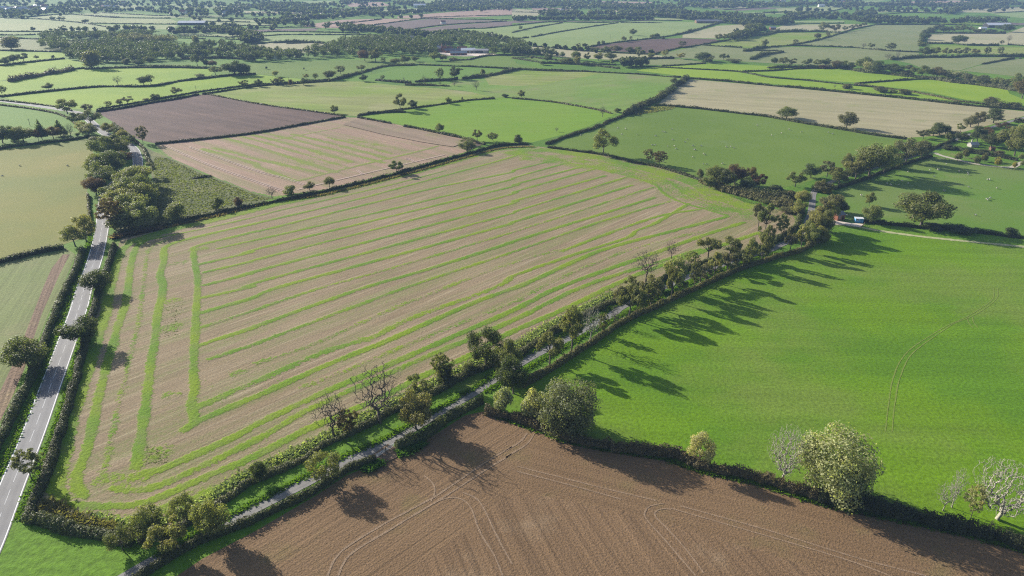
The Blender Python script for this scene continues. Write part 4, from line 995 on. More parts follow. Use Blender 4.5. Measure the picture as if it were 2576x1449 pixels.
grove("in the top right hillside fields", "trees of the hillside fields", [
    (185, 1190, 1065, 200, "round/g"), (785, 1285, 1113, 170, "round/p"), (1910, 447, 350, 148, "round/d"), (960, 487, 428, 70, "bare/g"), (1035, 492, 428, 70, "open/g"), (1235, 512, 430, 105, "thin/p"), (495, 397, 328, 68, "round/p"), (600, 380, 328, 54, "thin/p"), (275, 458, 398, 64, "thin/p"), (1580, 568, 473, 128, "round/d"), (1685, 565, 475, 90, "open/g"), (1790, 562, 480, 80, "open/p"), (1900, 560, 480, 110, "open/p"), (2080, 555, 490, 80, "open/p"), (2200, 562, 470, 76, "thin/p"), (2330, 560, 475, 66, "thin/p"), (1985, 560, 480, 80, "thin/p"),
    (555, 320, 222, 110, "open/p"), (680, 325, 245, 100, "open/p"), (770, 315, 255, 64, "open/p"), (840, 300, 250, 60, "open/p"), (900, 285, 235, 80, "open/p"), (965, 268, 225, 70, "open/g"), (1770, 330, 265, 110, "round/d"), (1870, 330, 258, 110, "open/g"), (1960, 325, 250, 90, "open/g"), (2030, 320, 262, 70, "open/p"), (2110, 328, 275, 90, "bush/g"), (2240, 330, 290, 90, "bush/d"), (2380, 320, 235, 140, "round/d"), (1610, 340, 290, 100, "round/d"), (1570, 400, 330, 110, "round/d"), (1550, 470, 420, 90, "round/g"), (1205, 600, 535, 110, "bare/p"), (1300, 590, 515, 60, "bare/g"), (2420, 430, 350, 60, "bare/p"), (2350, 450, 405, 50, "thin/p"), (670, 888, 848, 36, "bare/g")], qc(3, 0))
grove("in the brook thicket at the right", "trees of the brook thicket", [
    (60, 650, 575, 70, "round/d"), (150, 660, 575, 100, "open/p"), (240, 665, 580, 90, "open/p"), (410, 655, 585, 60, "round/d"), (370, 660, 605, 70, "open/g"), (490, 670, 590, 110, "open/g"), (575, 665, 580, 120, "round/d"), (680, 690, 605, 120, "round/b"), (780, 695, 610, 120, "open/g"), (960, 710, 570, 150, "open/g"), (1010, 720, 590, 120, "bush/s"), (1120, 735, 605, 190, "round/d"), (1270, 750, 640, 170, "round/d"), (1400, 765, 700, 120, "bush/p"), (1420, 690, 650, 110, "bush/p"), (1540, 775, 660, 190, "open/g"), (1700, 780, 670, 170, "round/b"), (1800, 770, 700, 90, "bush/d"), (1880, 790, 690, 140, "bush/s"), (2010, 815, 740, 170, "bush/p"), (2160, 840, 755, 190, "bush/p"), (2330, 860, 765, 200, "bush/g"), (2500, 900, 740, 150, "open/g"), (2550, 990, 800, 190, "round/b"),
    (2240, 1035, 970, 150, "bush/p"), (2480, 1060, 1030, 100, "bush/p"), (800, 895, 838, 100, "bush/p"), (1130, 925, 868, 140, "bush/p"), (1260, 935, 897, 80, "bush/g"), (1370, 950, 895, 140, "bush/g"), (1780, 740, 700, 70, "open/p"), (560, 690, 655, 120, "bush/r"), (840, 690, 640, 90, "bush/s")], qc(3, 0))

# ---- woods that still show single crowns
WOODS = []
def wood(poly, n, hr, wr, cols, label, group, forms=None):
    """A far wood that reads as one mass of crowns: collected here, meshed with the far trees."""
    Wp = W(poly)
    A = np.array(Wp)
    lo, hi = A.min(0), A.max(0)
    placed = []
    tries = 0
    n = int(n * 1.6)
    while len(placed) < n and tries < n * 200:
        tries += 1
        c = np.array([rnd.uniform(lo[0], hi[0]), rnd.uniform(lo[1], hi[1])])
        if not inside(c[None], Wp)[0]: continue
        md = (wr[0] + wr[1]) * 0.23 * (1 - min(0.5, tries / (n * 300)))
        if any((c[0] - p[0]) ** 2 + (c[1] - p[1]) ** 2 < md * md for p in placed): continue
        placed.append(c)
    WOODS.append((np.array([(c[0], c[1], rnd.uniform(*hr), rnd.uniform(*wr), cols.index(rnd.choice(cols))) for c in placed]), cols, label))
wood(D("166,153 215,159 330,158 455,152 455,130 420,118 330,120 300,112 200,116 180,132"), 95, (11, 17), (13, 20), "ddgdgrb", "broad dark wood left of the park, crowns packed together", "trees of the broad dark wood")
wood(D("300,108 440,112 440,104 300,100"), 22, (12, 16), (13, 18), "psp", "pale tree crowns along the back of the broad dark wood", "pale trees behind the dark wood", ("open", "poplar"))
wood(D("90,101 180,104 295,104 390,94 385,86 300,90 180,92 95,92"), 42, (11, 16), (14, 20), "ddgd", "long dark wood standing behind the broad dark wood", "trees of the long dark wood")
wood(D("106,127 175,130 175,118 130,112 108,118"), 12, (13, 18), (15, 20), "dgd", "small dark clump of trees left of the broad wood", "trees of the small dark clump")
wood(D("455,146 560,150 600,156 640,158 760,152 770,146 700,138 640,128 560,116 460,124"), 60, (10, 15), (11, 17), "dggpbr", "mixed wood of many colours round the white cottage", "trees of the mixed wood", ("round", "open", "round", "bush"))
wood(D("770,150 880,143 1010,143 1090,146 1098,130 1062,106 1000,102 930,104 870,112 800,130"), 84, (13, 19), (13, 19), "dddgdl", "dark wood left of the red brick farmhouse", "trees left of the farmhouse")
wood(D("1098,124 1150,120 1215,128 1270,134 1340,134 1310,122 1230,108 1180,96 1120,97 1080,108"), 52, (13, 19), (13, 19), "ddgdgl", "dark wood behind and right of the red brick farmhouse", "trees behind the farmhouse")
wood(D("1225,140 1300,137 1360,141 1400,143 1380,133 1300,128 1240,132"), 14, (10, 15), (11, 16), "dgd", "dark trees right of the farm's open barn", "trees right of the open barn")
wood(D("1562,171 1625,169 1625,163 1562,164"), 16, (11, 13), (8, 10), "d", "small square plantation of dark conifers", "conifers of the square plantation", ("conifer",))
# ------------------------------------------------------------------ hedges
def hedge(pts, h, w, label, col="d", group="field hedges", lump=0.26, near=None, z=0.0, gaps=0.0):
    """A lumpy bank of leaves along a line; every hedge is one mesh."""
    P = [(x * (1 - 0.3 * h / CAM_H), y * (1 - 0.3 * h / CAM_H)) for x, y in W(pts)]   # the line was read along the hedge's top
    dmid = np.mean([depth(*p) for p in pts])
    step = 0.8 if dmid < 330 else (1.4 if dmid < 650 else 3.0)
    C = resample(P, step)
    d = unit(np.gradient(C, axis=0)); nr = np.stack([-d[:, 1], d[:, 0]], 1)
    n = len(C)
    rng = np.random.default_rng(int(abs(P[0][0] * 13 + P[0][1] * 7)) % 100000)
    def wave(k): return np.convolve(rng.standard_normal(n + k), np.ones(k) / math.sqrt(k), 'valid')[:n] if n + k > k else np.zeros(n)
    hh = 0.86 * h * np.clip(1 + lump * 0.5 * wave(6) + lump * 0.35 * rng.standard_normal(n), 0.5, 1.7)
    ww = 0.78 * w * np.clip(1 + lump * 0.4 * wave(5) + lump * 0.2 * rng.standard_normal(n), 0.55, 1.6)
    C = C + nr * (0.22 * w * lump * wave(7))[:, None]
    prof = np.array([(-.50, 0.0), (-.52, .45), (-.40, .82), (-.14, .98), (.14, .98), (.40, .82), (.52, .45), (.50, 0.0)])
    m = len(prof)
    V = np.zeros((n, m, 3))
    for j, (a, b) in enumerate(prof):
        jit = 1 + 0.16 * rng.standard_normal(n)
        V[:, j, :2] = C + nr * (a * 0.82 * ww * jit)[:, None]
        V[:, j, 2] = b * hh * (1 + 0.10 * rng.standard_normal(n)) * 0.80 - (0.05 if b == 0 else 0)
    V = V * 1.0
    i, j = np.meshgrid(np.arange(n - 1), np.arange(m - 1), indexing='ij')
    a = (i * m + j).ravel()
    F = np.stack([a, a + m, a + m + 1, a + 1], 1)
    ends = np.array([[0, 1, 2, 3], [0, 3, 4, 7], [4, 5, 6, 7]])
    e2 = (n - 1) * m + ends[:, ::-1]
    F = np.concatenate([F, ends, e2])
    tone = np.repeat(rng.uniform(0, 1, n), m) * 0.5 + 0.25 * rng.random(n * m)
    V = V.reshape(-1, 3)
    # leaf sprays over the bank
    L = (n - 1) * step
    per = 110 if dmid < 260 else (60 if dmid < 380 else (28 if dmid < 650 else (9 if dmid < 1100 else 2)))
    size = 0.28 if dmid < 260 else 0.36 if dmid < 380 else (0.5 if dmid < 650 else (0.8 if dmid < 1100 else 1.5))
    k = int(L * per * (h + w * .5) / 3.0)
    if k:
        s = rng.uniform(0, n - 1.001, k); i0 = s.astype(int); fr = (s - i0)[:, None]
        c0 = C[i0] * (1 - fr) + C[i0 + 1] * fr
        th = rng.uniform(-0.15, math.pi + 0.15, k)
        rx = np.cos(th) * ww[i0] * 0.54; rz = np.clip(0.08 + np.sin(th) * 0.98, 0.02, 2) * hh[i0]
        up = rng.random(k) ** 6 * 0.35 * h
        cc = np.column_stack([c0 + nr[i0] * rx[:, None], rz + up])
        nn = np.column_stack([nr[i0] * np.cos(th)[:, None], np.sin(th) + .3])
        v2, f2, t2 = cards(cc, nn, size, rng)
        F = np.concatenate([F, f2 + len(V)]); V = np.concatenate([V, v2]); tone = np.concatenate([tone, t2])
    o = link("hedge", mesh_np("hedge", V, F, HEDGE, {"tone": tone}))
    base = {"d": (0.086, 0.096, 0.039), "o": (0.145, 0.138, 0.058), "b": (0.135, 0.112, 0.058), "g": (0.108, 0.126, 0.046), "p": (0.120, 0.128, 0.058), "k": (0.055, 0.064, 0.029)}[col]
    o.color = base + (1,)
    return tag(o, label, "hedge", group)

H = hedge
# along the main road
H(D("288,615 272,668 250,727 232,790 218,844 195,935 172,1016 150,1093 118,1188 92,1248 68,1298"), 2.3, 2.8, "trimmed dark hedge between the main road and the striped field", "d")
H(D("207,627 190,680 166,724 141,782 121,832 97,902 77,952 54,995 28,1047 4,1095 -30,1170 -80,1290"), 2.2, 3.0, "thick dark hedge on the outer side of the main road", "g")
H(D("-70,672 0,657 87,636 160,621"), 2.4, 2.4, "dark hedge along the foot of the olive pasture", "k")
H(D("222,590 226,555 224,520 221,490"), 1.8, 1.8, "hedge and ditch between the olive pasture and the main road", "o")
H(D("-60,392 0,374 70,364 175,352 224,343"), 1.6, 1.6, "dark hedge along the top of the olive pasture", "k")
H(D("0,252 75,260 155,270 180,278"), 1.5, 1.8, "hedge on the far side of the winding road at the far left", "o")
H(D("0,264 75,273 140,285 172,298 190,312"), 1.5, 1.8, "hedge on the near side of the winding road at the far left", "o")
H(D("285,310 330,345 360,372 372,398 385,420"), 1.8, 1.8, "ragged hedge on the outer side of the road bend by the scrub field", "p")
# round the striped field
H(D("290,592 430,562 540,537 644,515 735,498 820,480 910,459 995,437 1085,412 1170,389 1256,366 1330,362"), 1.9, 2.0, "long straight dark hedge along the striped field's top edge", "k", lump=0.35)
H(D("1378,370 1513,388 1588,406 1663,421 1763,452"), 1.7, 2.0, "neat hedge between the striped field and the sheep field", "d")
H(D("1763,452 1800,466 1860,486 1930,503 1990,520 2018,535"), 3.6, 7.0, "overgrown bramble hedge at the striped field's far corner", "o", lump=0.5)
H(D("1850,475 1900,488 1960,492 2000,495 2030,500"), 3.5, 6.0, "wild thicket behind the striped field's far corner", "p", lump=0.5)
H(D("65,1302 175,1330 275,1350 335,1364"), 2.2, 3.4, "shaggy hedge across the bottom corner of the striped field", "g", lump=0.35)
H(D("345,1360 420,1333 475,1312 550,1265 644,1207 669,1196 756,1156 834,1111 919,1071 969,1044 1032,1013"), 1.4, 2.4, "near half of the lane's hedge beside the striped field", "p", lump=0.45)
H(D("1032,1013 1094,983 1156,951 1219,921 1303,888 1388,839 1463,796 1550,754"), 1.8, 2.8, "middle stretch of the lane's hedge beside the striped field", "p", lump=0.45)
H(D("1550,754 1660,704 1725,677 1793,654 1902,629 1967,597 2005,565 2014,533"), 2.2, 3.2, "far stretch of the lane's hedge beside the striped field", "g", lump=0.5)
# the lane's other side
H(D("330,1470 350,1449 500,1360 644,1304 794,1231 869,1181 942,1153"), 1.8, 2.3, "dense trimmed hedge between lane and ploughed field, left of the field gates", "d")
H(D("996,1123 1070,1093 1140,1042 1212,1006"), 2.6, 3.2, "dense trimmed hedge between lane and ploughed field, right of the field gates", "g")
H(D("1313,970 1388,925 1463,877 1563,812 1652,769 1762,719 1855,679 1945,649 2021,627 2068,594"), 2.1, 2.4, "long dark hedge between the lane and the big meadow", "o")
H(D("1222,1034 1290,1053 1363,1076 1428,1099 1538,1121"), 2.2, 3.2, "hedge bank under the silvery bushes above the ploughed field", "b", lump=0.35)
H(D("1538,1121 1663,1139 1763,1169 1863,1190 1932,1207 2057,1248"), 2.6, 3.8, "thick brown hedge between the big meadow and the ploughed field", "b", lump=0.35)
H(D("2057,1248 2182,1274 2307,1299 2432,1326 2576,1367 2750,1410"), 3.2, 4.4, "tall dark hedge at the right end of the ploughed field", "k", lump=0.35)
H(D("2094,476 2182,448 2257,418 2344,392"), 2.0, 2.4, "dark hedge between the lane and the sheep pasture on the right", "k")
H(D("2172,558 2240,564 2307,570 2444,582 2576,597 2720,612"), 1.6, 2.6, "bushy hedge under the big oak beside the grass track", "k", lump=0.6)
H(D("2132,440 2182,420 2257,398 2330,378"), 2.4, 4.0, "overgrown hedge on the sheep field side of the lane", "p", lump=0.5)
H(D("2400,372 2453,384 2509,393 2560,402"), 2.2, 3.0, "dark garden hedge in front of the cottage wood", "k")
H(D("2344,374 2376,362 2400,352"), 2.0, 3.0, "garden hedge beside the driveway entrance", "d")
# middle distance
H(D("1650,263 1700,267 1763,273 1850,283 1932,293 2032,311"), 2.2, 2.6, "hedge between the sheep field and the pale stubble, left part", "d", lump=0.3)
H(D("2032,311 2132,327 2190,337 2282,349"), 2.2, 2.6, "hedge between the sheep field and the pale stubble, right part", "d", lump=0.35)
H(D("1375,362 1430,342 1488,324 1540,302 1573,289"), 1.8, 4.0, "hedge from the striped field up to the tall field corner thicket", "d", lump=0.4)
H(D("1573,289 1613,266 1643,255 1675,236 1698,216 1728,196"), 4.0, 6.0, "tall unkempt hedge between reseeded field and pale stubble", "d", lump=0.5)
H(D("1728,196 1830,204 1932,214 2045,224 2157,235 2300,249 2432,264 2600,278"), 2.2, 3.0, "long hedge along the far side of the pale stubble", "d", lump=0.4)
H(D("1610,166 1700,171 1855,180 1932,194 2032,202 2132,213 2205,219"), 1.6, 2.0, "hedge winding between the two lime green strips, left part", "d")
H(D("2150,211 2205,219 2282,229 2345,240 2407,253 2480,262"), 1.8, 2.4, "hedge below the rounded lime green field at the right", "o")
H(D("2480,262 2530,268 2620,276"), 3.5, 6.0, "bushy end of the hedge below the rounded lime field", "p", lump=0.6)
H(D("2150,210 2230,204 2307,199 2370,199 2430,205"), 2.0, 2.4, "dark hedge across the top of the rounded lime field", "k")
H(D("1868,179 1932,178 2020,172 2107,172"), 2.0, 2.4, "dark hedge along the brook thicket's left end", "k")
H(D("1932,170 2000,168 2100,168 2160,178 2240,186 2320,194"), 3.5, 7.0, "undergrowth of the brook thicket, left part", "g", lump=0.6)
H(D("2320,194 2400,205 2480,214 2540,222 2600,235"), 4.0, 8.0, "undergrowth of the brook thicket, right part", "p", lump=0.6)
H(D("899,291 950,283 1009,275 1081,266 1169,253 1244,247"), 1.6, 2.0, "hedge between the cut grass field and the bright green field", "d")
H(D("899,295 940,302 984,310"), 1.6, 2.0, "short hedge at the bright green field's left corner", "d")
H(D("1016,317 1053,323 1089,331 1169,348 1219,363"), 1.8, 2.4, "hedge between the bright green field and the pink striped field", "d", lump=0.35)
H(D("905,289 950,284 1000,281 1018,282"), 1.8, 4.0, "dense bramble patch in the bright green field's corner", "k", lump=0.4)
H(D("390,362 525,348 644,334 744,316 868,294"), 1.7, 2.2, "straight hedge between the dark ploughed field and the pink striped field", "k")
H(D("520,236 644,260 757,276 864,291"), 1.3, 1.8, "thin hedge between the dark ploughed field and the cut grass field", "o")
H(D("243,281 310,271 375,259 440,249 500,237"), 1.9, 2.4, "hedge along the dark ploughed field's far side", "k")
H(D("243,275 375,253 500,231 644,213 740,207 829,201"), 1.7, 2.2, "long hedge along the foot of the lime green field", "k")
H(D("510,237 644,217 740,210 829,204"), 1.6, 2.2, "hedge along the cut grass field's far side", "k")
H(D("829,203 870,193 909,182 969,166 1044,163"), 2.8, 4.5, "bushy hedge rising to the dark meadow's far corner", "d", lump=0.5)
H(D("1054,163 1194,168 1288,173 1373,178 1480,179"), 1.8, 2.4, "hedge along the dark meadow's far side", "d", lump=0.35)
H(D("1304,174 1400,176 1480,180 1600,186 1713,195"), 1.8, 2.4, "hedge along the reseeded field's far side", "d", lump=0.4)
H(D("945,201 990,205 1034,208"), 2.6, 4.5, "dark bushes in a row below the dark meadow, left part", "d", lump=0.5)
H(D("1044,205 1090,202 1131,200 1150,198"), 3.0, 5.0, "dark bushes in a row below the dark meadow, middle part", "k", lump=0.5)
H(D("1162,197 1219,191 1256,184 1288,176 1310,173"), 3.4, 5.0, "dark bushes in a row below the dark meadow, right part", "d", lump=0.5)
H(D("1019,213 1075,214 1131,216"), 2.0, 3.5, "low scrub line behind the cut grass field", "o", lump=0.5)
H(D("1288,247 1388,256 1488,273 1538,285"), 1.6, 2.0, "hedge between the bright green field and the reseeded field", "o")
H(D("0,243 125,229 250,218 375,217 445,205"), 2.2, 2.8, "dark hedge between the two lime green fields, left part", "k")
H(D("447,204 520,196 585,189 644,186"), 2.4, 3.0, "dark hedge between the two lime green fields, right part", "k")
H(D("23,203 90,190 150,180 182,173"), 5.0, 9.0, "long thick clump of brown bushes in the lime green fields", "b", lump=0.4)
H(D("182,174 212,171"), 2.4, 3.0, "short hedge joining the brown bushes to the dark wood", "k")
H(D("212,173 300,170 375,169 450,169 520,171"), 3.0, 4.0, "clipped hedge in front of the broad dark wood", "d", lump=0.35)
H(D("0,165 75,156 162,147"), 2.4, 3.0, "dark hedge left of the broad dark wood", "k")
H(D("0,127 95,129 170,131"), 2.4, 3.0, "dark hedge below the pale poplar at the far left", "k")
H(D("0,95 90,98 175,102 295,105"), 2.4, 3.0, "dark hedge in front of the long dark wood", "k")
H(D("0,88 45,88 90,87"), 2.2, 2.6, "short hedge at the far left edge behind the long dark wood", "d")
H(D("0,79 150,80 290,80"), 2.2, 2.6, "hedge along the foot of the pale sloping field at the far left", "d")
H(D("455,148 560,145 640,150"), 3.0, 4.5, "clipped beech hedge behind the mixed wood's paddock", "b")
H(D("1180,150 1225,140 1290,139 1330,142 1363,147 1400,151"), 2.2, 3.0, "curving dark hedge round the paddock by the farm", "k")
H(D("1400,151 1450,158 1500,161 1550,163"), 2.4, 4.0, "hedge running right from the farm paddock", "d", lump=0.4)
H(D("1363,158 1440,161 1500,165 1560,172"), 2.4, 4.0, "low bushes along the near side of the farm paddock", "d", lump=0.6)
H(D("1548,153 1605,148 1696,146"), 3.0, 4.0, "dark hedge below the pale strip under the dark tree clump", "k", lump=0.3)
H(D("1665,166 1720,163 1775,159"), 1.8, 2.4, "short hedge above the first lime green strip", "d")
fars = ["67,47 117,49 208,58 292,72", "0,44 67,46 72,43 133,37 183,36 283,44 429,46", "228,58 270,59", "273,59 350,60 448,61", "258,32 367,38 429,40 560,43", "0,37 60,42 130,38",
        "646,92 712,87 787,87", "793,87 858,87 930,88 1000,96", "629,112 687,106 737,105", "634,82 712,79 858,82 905,84", "429,91 521,91 590,95", "429,95 475,96 517,98", "566,98 615,100", "451,118 521,117", "502,63 568,64 695,65", "474,53 560,54 629,56", "484,44 590,47 665,49", "595,72 700,69 790,68",
        "892,67 967,59 1050,48 1084,47 1288,50", "1020,76 1125,62 1275,53", "1075,82 1167,72 1217,71 1288,64 1380,55 1455,56", "1455,56 1522,56 1618,51 1717,52", "1288,82 1340,70 1416,57", "1336,93 1396,82 1480,68 1555,57", "1288,98 1330,94", "1561,57 1610,57 1666,57",
        "1471,120 1538,108 1635,97", "1635,97 1717,84 1806,58", "1717,120 1767,112 1834,100", "1834,100 1867,87 1890,78", "1646,135 1717,118", "1341,115 1405,122 1521,131 1655,137", "1308,132 1371,138", "1288,146 1363,157", "1762,113 1867,120", "1872,127 1959,127", "1977,115 2050,102 2117,83", "2117,83 2147,73 2197,63",
        "1905,122 1987,115 2147,119", "2147,119 2230,127 2313,131", "1989,58 2060,59 2124,58", "2205,62 2363,62 2480,64 2600,66", "2331,108 2397,108 2430,113 2513,113", "2535,112 2600,116", "2471,161 2551,146", "2150,31 2197,26 2300,24", "2197,63 2240,60", "2240,30 2330,31 2400,33", "2210,37 2290,32 2390,36", "1920,31 1990,29", "1985,31 2080,29 2147,16 2200,14",
        "830,60 900,55 960,48", "858,34 930,33 1000,29", "1060,45 1150,41 1288,38", "1288,45 1400,42 1555,39", "1288,30 1330,31 1370,33", "940,20 985,17", "1340,28 1445,22", "1470,22 1600,27 1720,30", "600,34 700,33 790,37", "0,34 60,31 120,30", "190,37 300,43", "1820,25 1930,18", "1835,37 1900,34 1990,30", "1740,49 1830,46", "2400,32 2440,22 2600,17", "2500,33 2600,28", "2455,40 2540,44", "1420,44 1500,43", "720,110 787,107 817,108 870,110", "671,134 760,126 830,122", "1130,152 1180,150"]
where = [(430, "in the pale fields between the far left village and the dark woods"), (700, "in the green fields behind the mixed wood"), (1080, "round the pink and grey ploughed fields at top centre"),
         (1717, "on the slopes of the long pale hill field"), (2147, "on the hillside right of the dark ploughed hill field"), (9999, "in the hazy fields of the top right corner")]
for s in fars:
    P0 = D(s)
    pl = next(t for x, t in where if P0[len(P0) // 2][0] < x)
    H(P0, 2.1, 2.6, "thin dark hedge " + pl, "d", "hedges " + pl, lump=0.4)
mid = [("1872,128 1895,124 1925,118", 4), ("1889,148 1917,138 1970,129", 4.5), ("1934,81 1990,79 2060,79 2117,83", 4.5), ("2313,114 2318,98 2322,84 2343,74 2373,64", 5), ("2343,82 2430,83 2530,83", 4), ("2240,149 2313,143 2397,143", 4), ("2397,143 2455,140 2600,142", 4), ("687,107 737,105 780,106 817,108", 4), ("1890,90 1930,86 1960,78", 4.5), ("1806,58 1780,66 1735,80 1700,87", 3.5), ("2331,109 2397,109", 3.5), ("2430,113 2513,114", 3.5)]
for s, hh in mid:
    H(D(s), hh, hh * 1.4, "thick bushy hedge on the hills beyond the brook thicket", "g", "thick hedges on the hills", lump=0.5)

# ------------------------------------------------------------------ the hazy distance: belts of trees that read as one mass
def far_trees(name, label, lines, cnt_scale=1.0):
    g = np.random.default_rng(5)
    pts = []
    for s, gap, lat, hr in lines:
        if gap <= 8: gap *= 0.62
        C = resample(W(D(s)), gap, smooth=True)
        for c in C:
            if g.random() < 0.12: continue
            pts.append((c[0] + g.normal(0, lat * .4), c[1] + g.normal(0, lat), g.uniform(*hr)))
    return pts
lines = [
 ("0,27 40,30 68,42 70,44", 9, 60, (8, 16)), ("0,38 30,41 64,42", 10, 40, (9, 15)), ("60,24 110,28 160,32 270,30", 9, 40, (8, 14)), ("75,31 140,28 260,27", 10, 20, (8, 14)), ("100,18 180,20 230,14 330,13", 12, 60, (8, 14)), ("185,18 240,16 300,17", 12, 30, (8, 13)),
 ("0,16 60,14 150,11 260,9", 11, 70, (8, 14)), ("260,31 330,30 430,31 460,34", 14, 70, (7, 12)), ("330,26 400,22 470,26", 14, 60, (7, 12)), ("430,12 500,16 600,15 680,18", 10, 90, (8, 14)), ("466,32 500,33 545,33", 6, 30, (12, 18)), ("545,33 600,36", 6, 12, (12, 20)), ("455,38 470,42 500,40 560,40 620,41", 12, 30, (7, 12)),
 ("600,20 660,20 760,27 800,31", 7, 70, (9, 15)), ("690,22 760,20 830,15 860,12", 7, 70, (9, 15)), ("640,41 680,42 760,38 830,33 870,32", 9, 30, (8, 13)), ("655,58 690,57 740,49 790,47 850,47", 7, 16, (9, 14)), ("660,60 720,58 770,52", 7, 14, (9, 14)), ("770,46 850,43 900,36 950,35", 7, 16, (9, 14)), ("850,34 900,40 960,39 1000,36 1060,32 1100,28 1180,26", 6, 25, (9, 14)),
 ("700,67 760,64 800,69 850,68", 10, 18, (9, 14)), ("860,77 900,79 950,82 1000,86 1060,90", 6, 14, (8, 13)), ("893,73 930,77 990,82 1070,92", 7, 10, (8, 13)), ("865,70 890,76", 6, 10, (9, 13)), ("1000,88 1060,92 1100,93", 7, 20, (8, 12)),
 ("1080,22 1160,20 1220,22 1288,18 1330,16", 5, 70, (10, 16)), ("1100,12 1180,10 1280,11 1380,13 1440,14", 6, 90, (10, 16)), ("1320,12 1400,16 1480,16 1560,18 1640,20", 5, 60, (10, 16)), ("1440,18 1520,20 1580,24 1640,22 1700,20", 6, 50, (10, 15)), ("1358,38 1380,36 1395,33", 7, 20, (9, 14)), ("1370,42 1420,38 1490,38 1560,37 1640,36", 5, 25, (10, 15)), ("1288,52 1312,53", 5, 10, (9, 13)),
 ("1560,44 1620,42 1680,44 1740,50 1800,52 1860,55", 4.5, 14, (10, 15)), ("1640,33 1700,34 1760,40 1830,42 1900,48", 5, 30, (10, 15)), ("1800,56 1850,60 1900,62 1960,60", 5, 12, (11, 16)), ("1880,66 1910,78 1870,92 1850,100", 7, 12, (10, 15)), ("1895,55 1960,62 1970,58", 4.5, 14, (11, 17)), ("1830,104 1845,100 1880,88", 9, 10, (10, 14)),
 ("1710,18 1800,19 1860,16 1960,14", 5, 50, (10, 16)), ("1960,16 2030,13 2120,14 2150,11", 5, 30, (10, 15)), ("1975,50 2040,47 2120,48 2150,51", 5.5, 14, (9, 14)), ("1975,42 2060,40 2130,42", 6, 30, (9, 14)), ("2147,52 2190,58 2260,59 2330,60", 5, 12, (9, 14)), ("2150,46 2220,50 2290,54 2360,55", 6, 16, (9, 14)), ("2200,40 2180,36 2160,40", 6, 14, (9, 13)), ("2330,58 2400,58 2480,56", 7, 10, (9, 13)), ("2430,52 2490,55 2520,55", 5, 12, (9, 13)),
 ("2210,15 2260,14 2330,16 2400,18 2460,19", 5, 25, (10, 15)), ("2420,20 2500,14 2600,13", 5, 40, (10, 16)), ("2470,7 2500,8 2540,6", 5, 8, (14, 20)), ("2150,13 2200,14", 7, 20, (8, 13)), ("2160,29 2230,30 2330,31 2400,33", 14, 8, (7, 11)), ("2200,20 2290,22", 14, 14, (7, 11)), ("2390,36 2400,28 2380,24", 8, 10, (8, 12)), ("2480,30 2540,30", 16, 12, (8, 12)),
 ("1300,48 1350,50 1440,51 1560,50 1640,50", 7, 6, (7, 11)), ("1420,47 1500,46 1560,46", 8, 8, (7, 11)), ("960,46 1010,47 1060,46", 26, 8, (8, 12)), ("900,29 940,28 960,30", 5, 12, (10, 14)), ("868,4 920,5 980,3", 5, 20, (10, 15)), ("1010,11 1050,13", 6, 16, (10, 15)),
 ("500,73 560,70 640,74 700,76", 18, 10, (8, 12)), ("429,83 470,80 510,78 570,80 610,82", 5, 12, (9, 13)), ("440,86 520,84 575,83", 5, 8, (8, 12)), ("575,92 600,88 630,96 640,108", 7, 12, (11, 16)), ("610,104 625,110 640,104", 6, 10, (11, 15)), ("292,76 330,77 380,78", 9, 8, (9, 14)), ("150,84 200,80 290,82", 16, 8, (9, 14)),
 ("520,66 600,68 700,63", 26, 10, (8, 12)), ("470,50 560,56 640,52", 30, 10, (8, 12)), ("700,30 800,34 860,36", 18, 10, (8, 12)),
 ("1040,92 1100,92 1180,90 1190,96", 6, 12, (9, 13)), ("1190,96 1240,100 1290,112", 8, 10, (9, 13)), ("1340,116 1420,124 1480,130 1560,134 1640,136", 13, 5, (5, 9))]
pts = far_trees("", "", lines)
g = np.random.default_rng(11)
for k in range(1500):           # the plain beyond: hedgerow trees in drifts, thinning towards the horizon
    Y = g.uniform(2300, 7800); X = g.uniform(-0.8, 0.8) * Y
    a = g.uniform(-0.25, 0.25); m = g.integers(2, 9)
    for q in range(m):
        pts.append((X + (q - m / 2) * 16 * math.cos(a) + g.normal(0, 4), Y + (q - m / 2) * 16 * math.sin(a) + g.normal(0, 5), g.uniform(7, 14)))
pts = np.array(pts)
B0 = np.array(ball_blobs(np.random.default_rng(3), 7, 0.52, 0.46, 0.48, 0.22))
def low_trees(name, label, pts, n_cards, size, col, group=None, width=None):
    g = np.random.default_rng(int(len(pts)))
    M = len(pts)
    d = unit(g.normal(0, 1, (M, n_cards, 3)))
    k = g.integers(0, len(B0), (M, n_cards))
    C = B0[k][..., :3] + d * B0[k][..., 3:6] * g.uniform(0.7, 1.02, (M, n_cards, 1))
    h = pts[:, 2][:, None]; w = h * g.uniform(0.85, 1.35, (M, 1)) if width is None else width[:, None]
    C = np.stack([C[..., 0] * w + pts[:, 0:1], C[..., 1] * w + pts[:, 1:2], np.maximum(C[..., 2], 0.02) * h], -1)
    V, F, tone = cards(C.reshape(-1, 3), (d + np.array([0, 0, .3])).reshape(-1, 3), size, g)
    tt = np.repeat(np.repeat(g.uniform(-.3, .3, M), n_cards), 4)
    o = link(name, mesh_np(name, V, F, LEAF, {"tone": np.clip(tone + tt, 0, 1)}))
    o.color = col + (1,)
    return tag(o, label, "trees", group, "stuff")
near_f = pts[pts[:, 1] < 1900]; far_f = pts[(pts[:, 1] >= 1900) & (pts[:, 1] < 3600)]; far_g = pts[pts[:, 1] >= 3600]
for arr, cols, lab in WOODS:
    o = low_trees("woodland", lab, arr[:, :3], 460, 1.05, COLS[cols[0]], None, arr[:, 3])
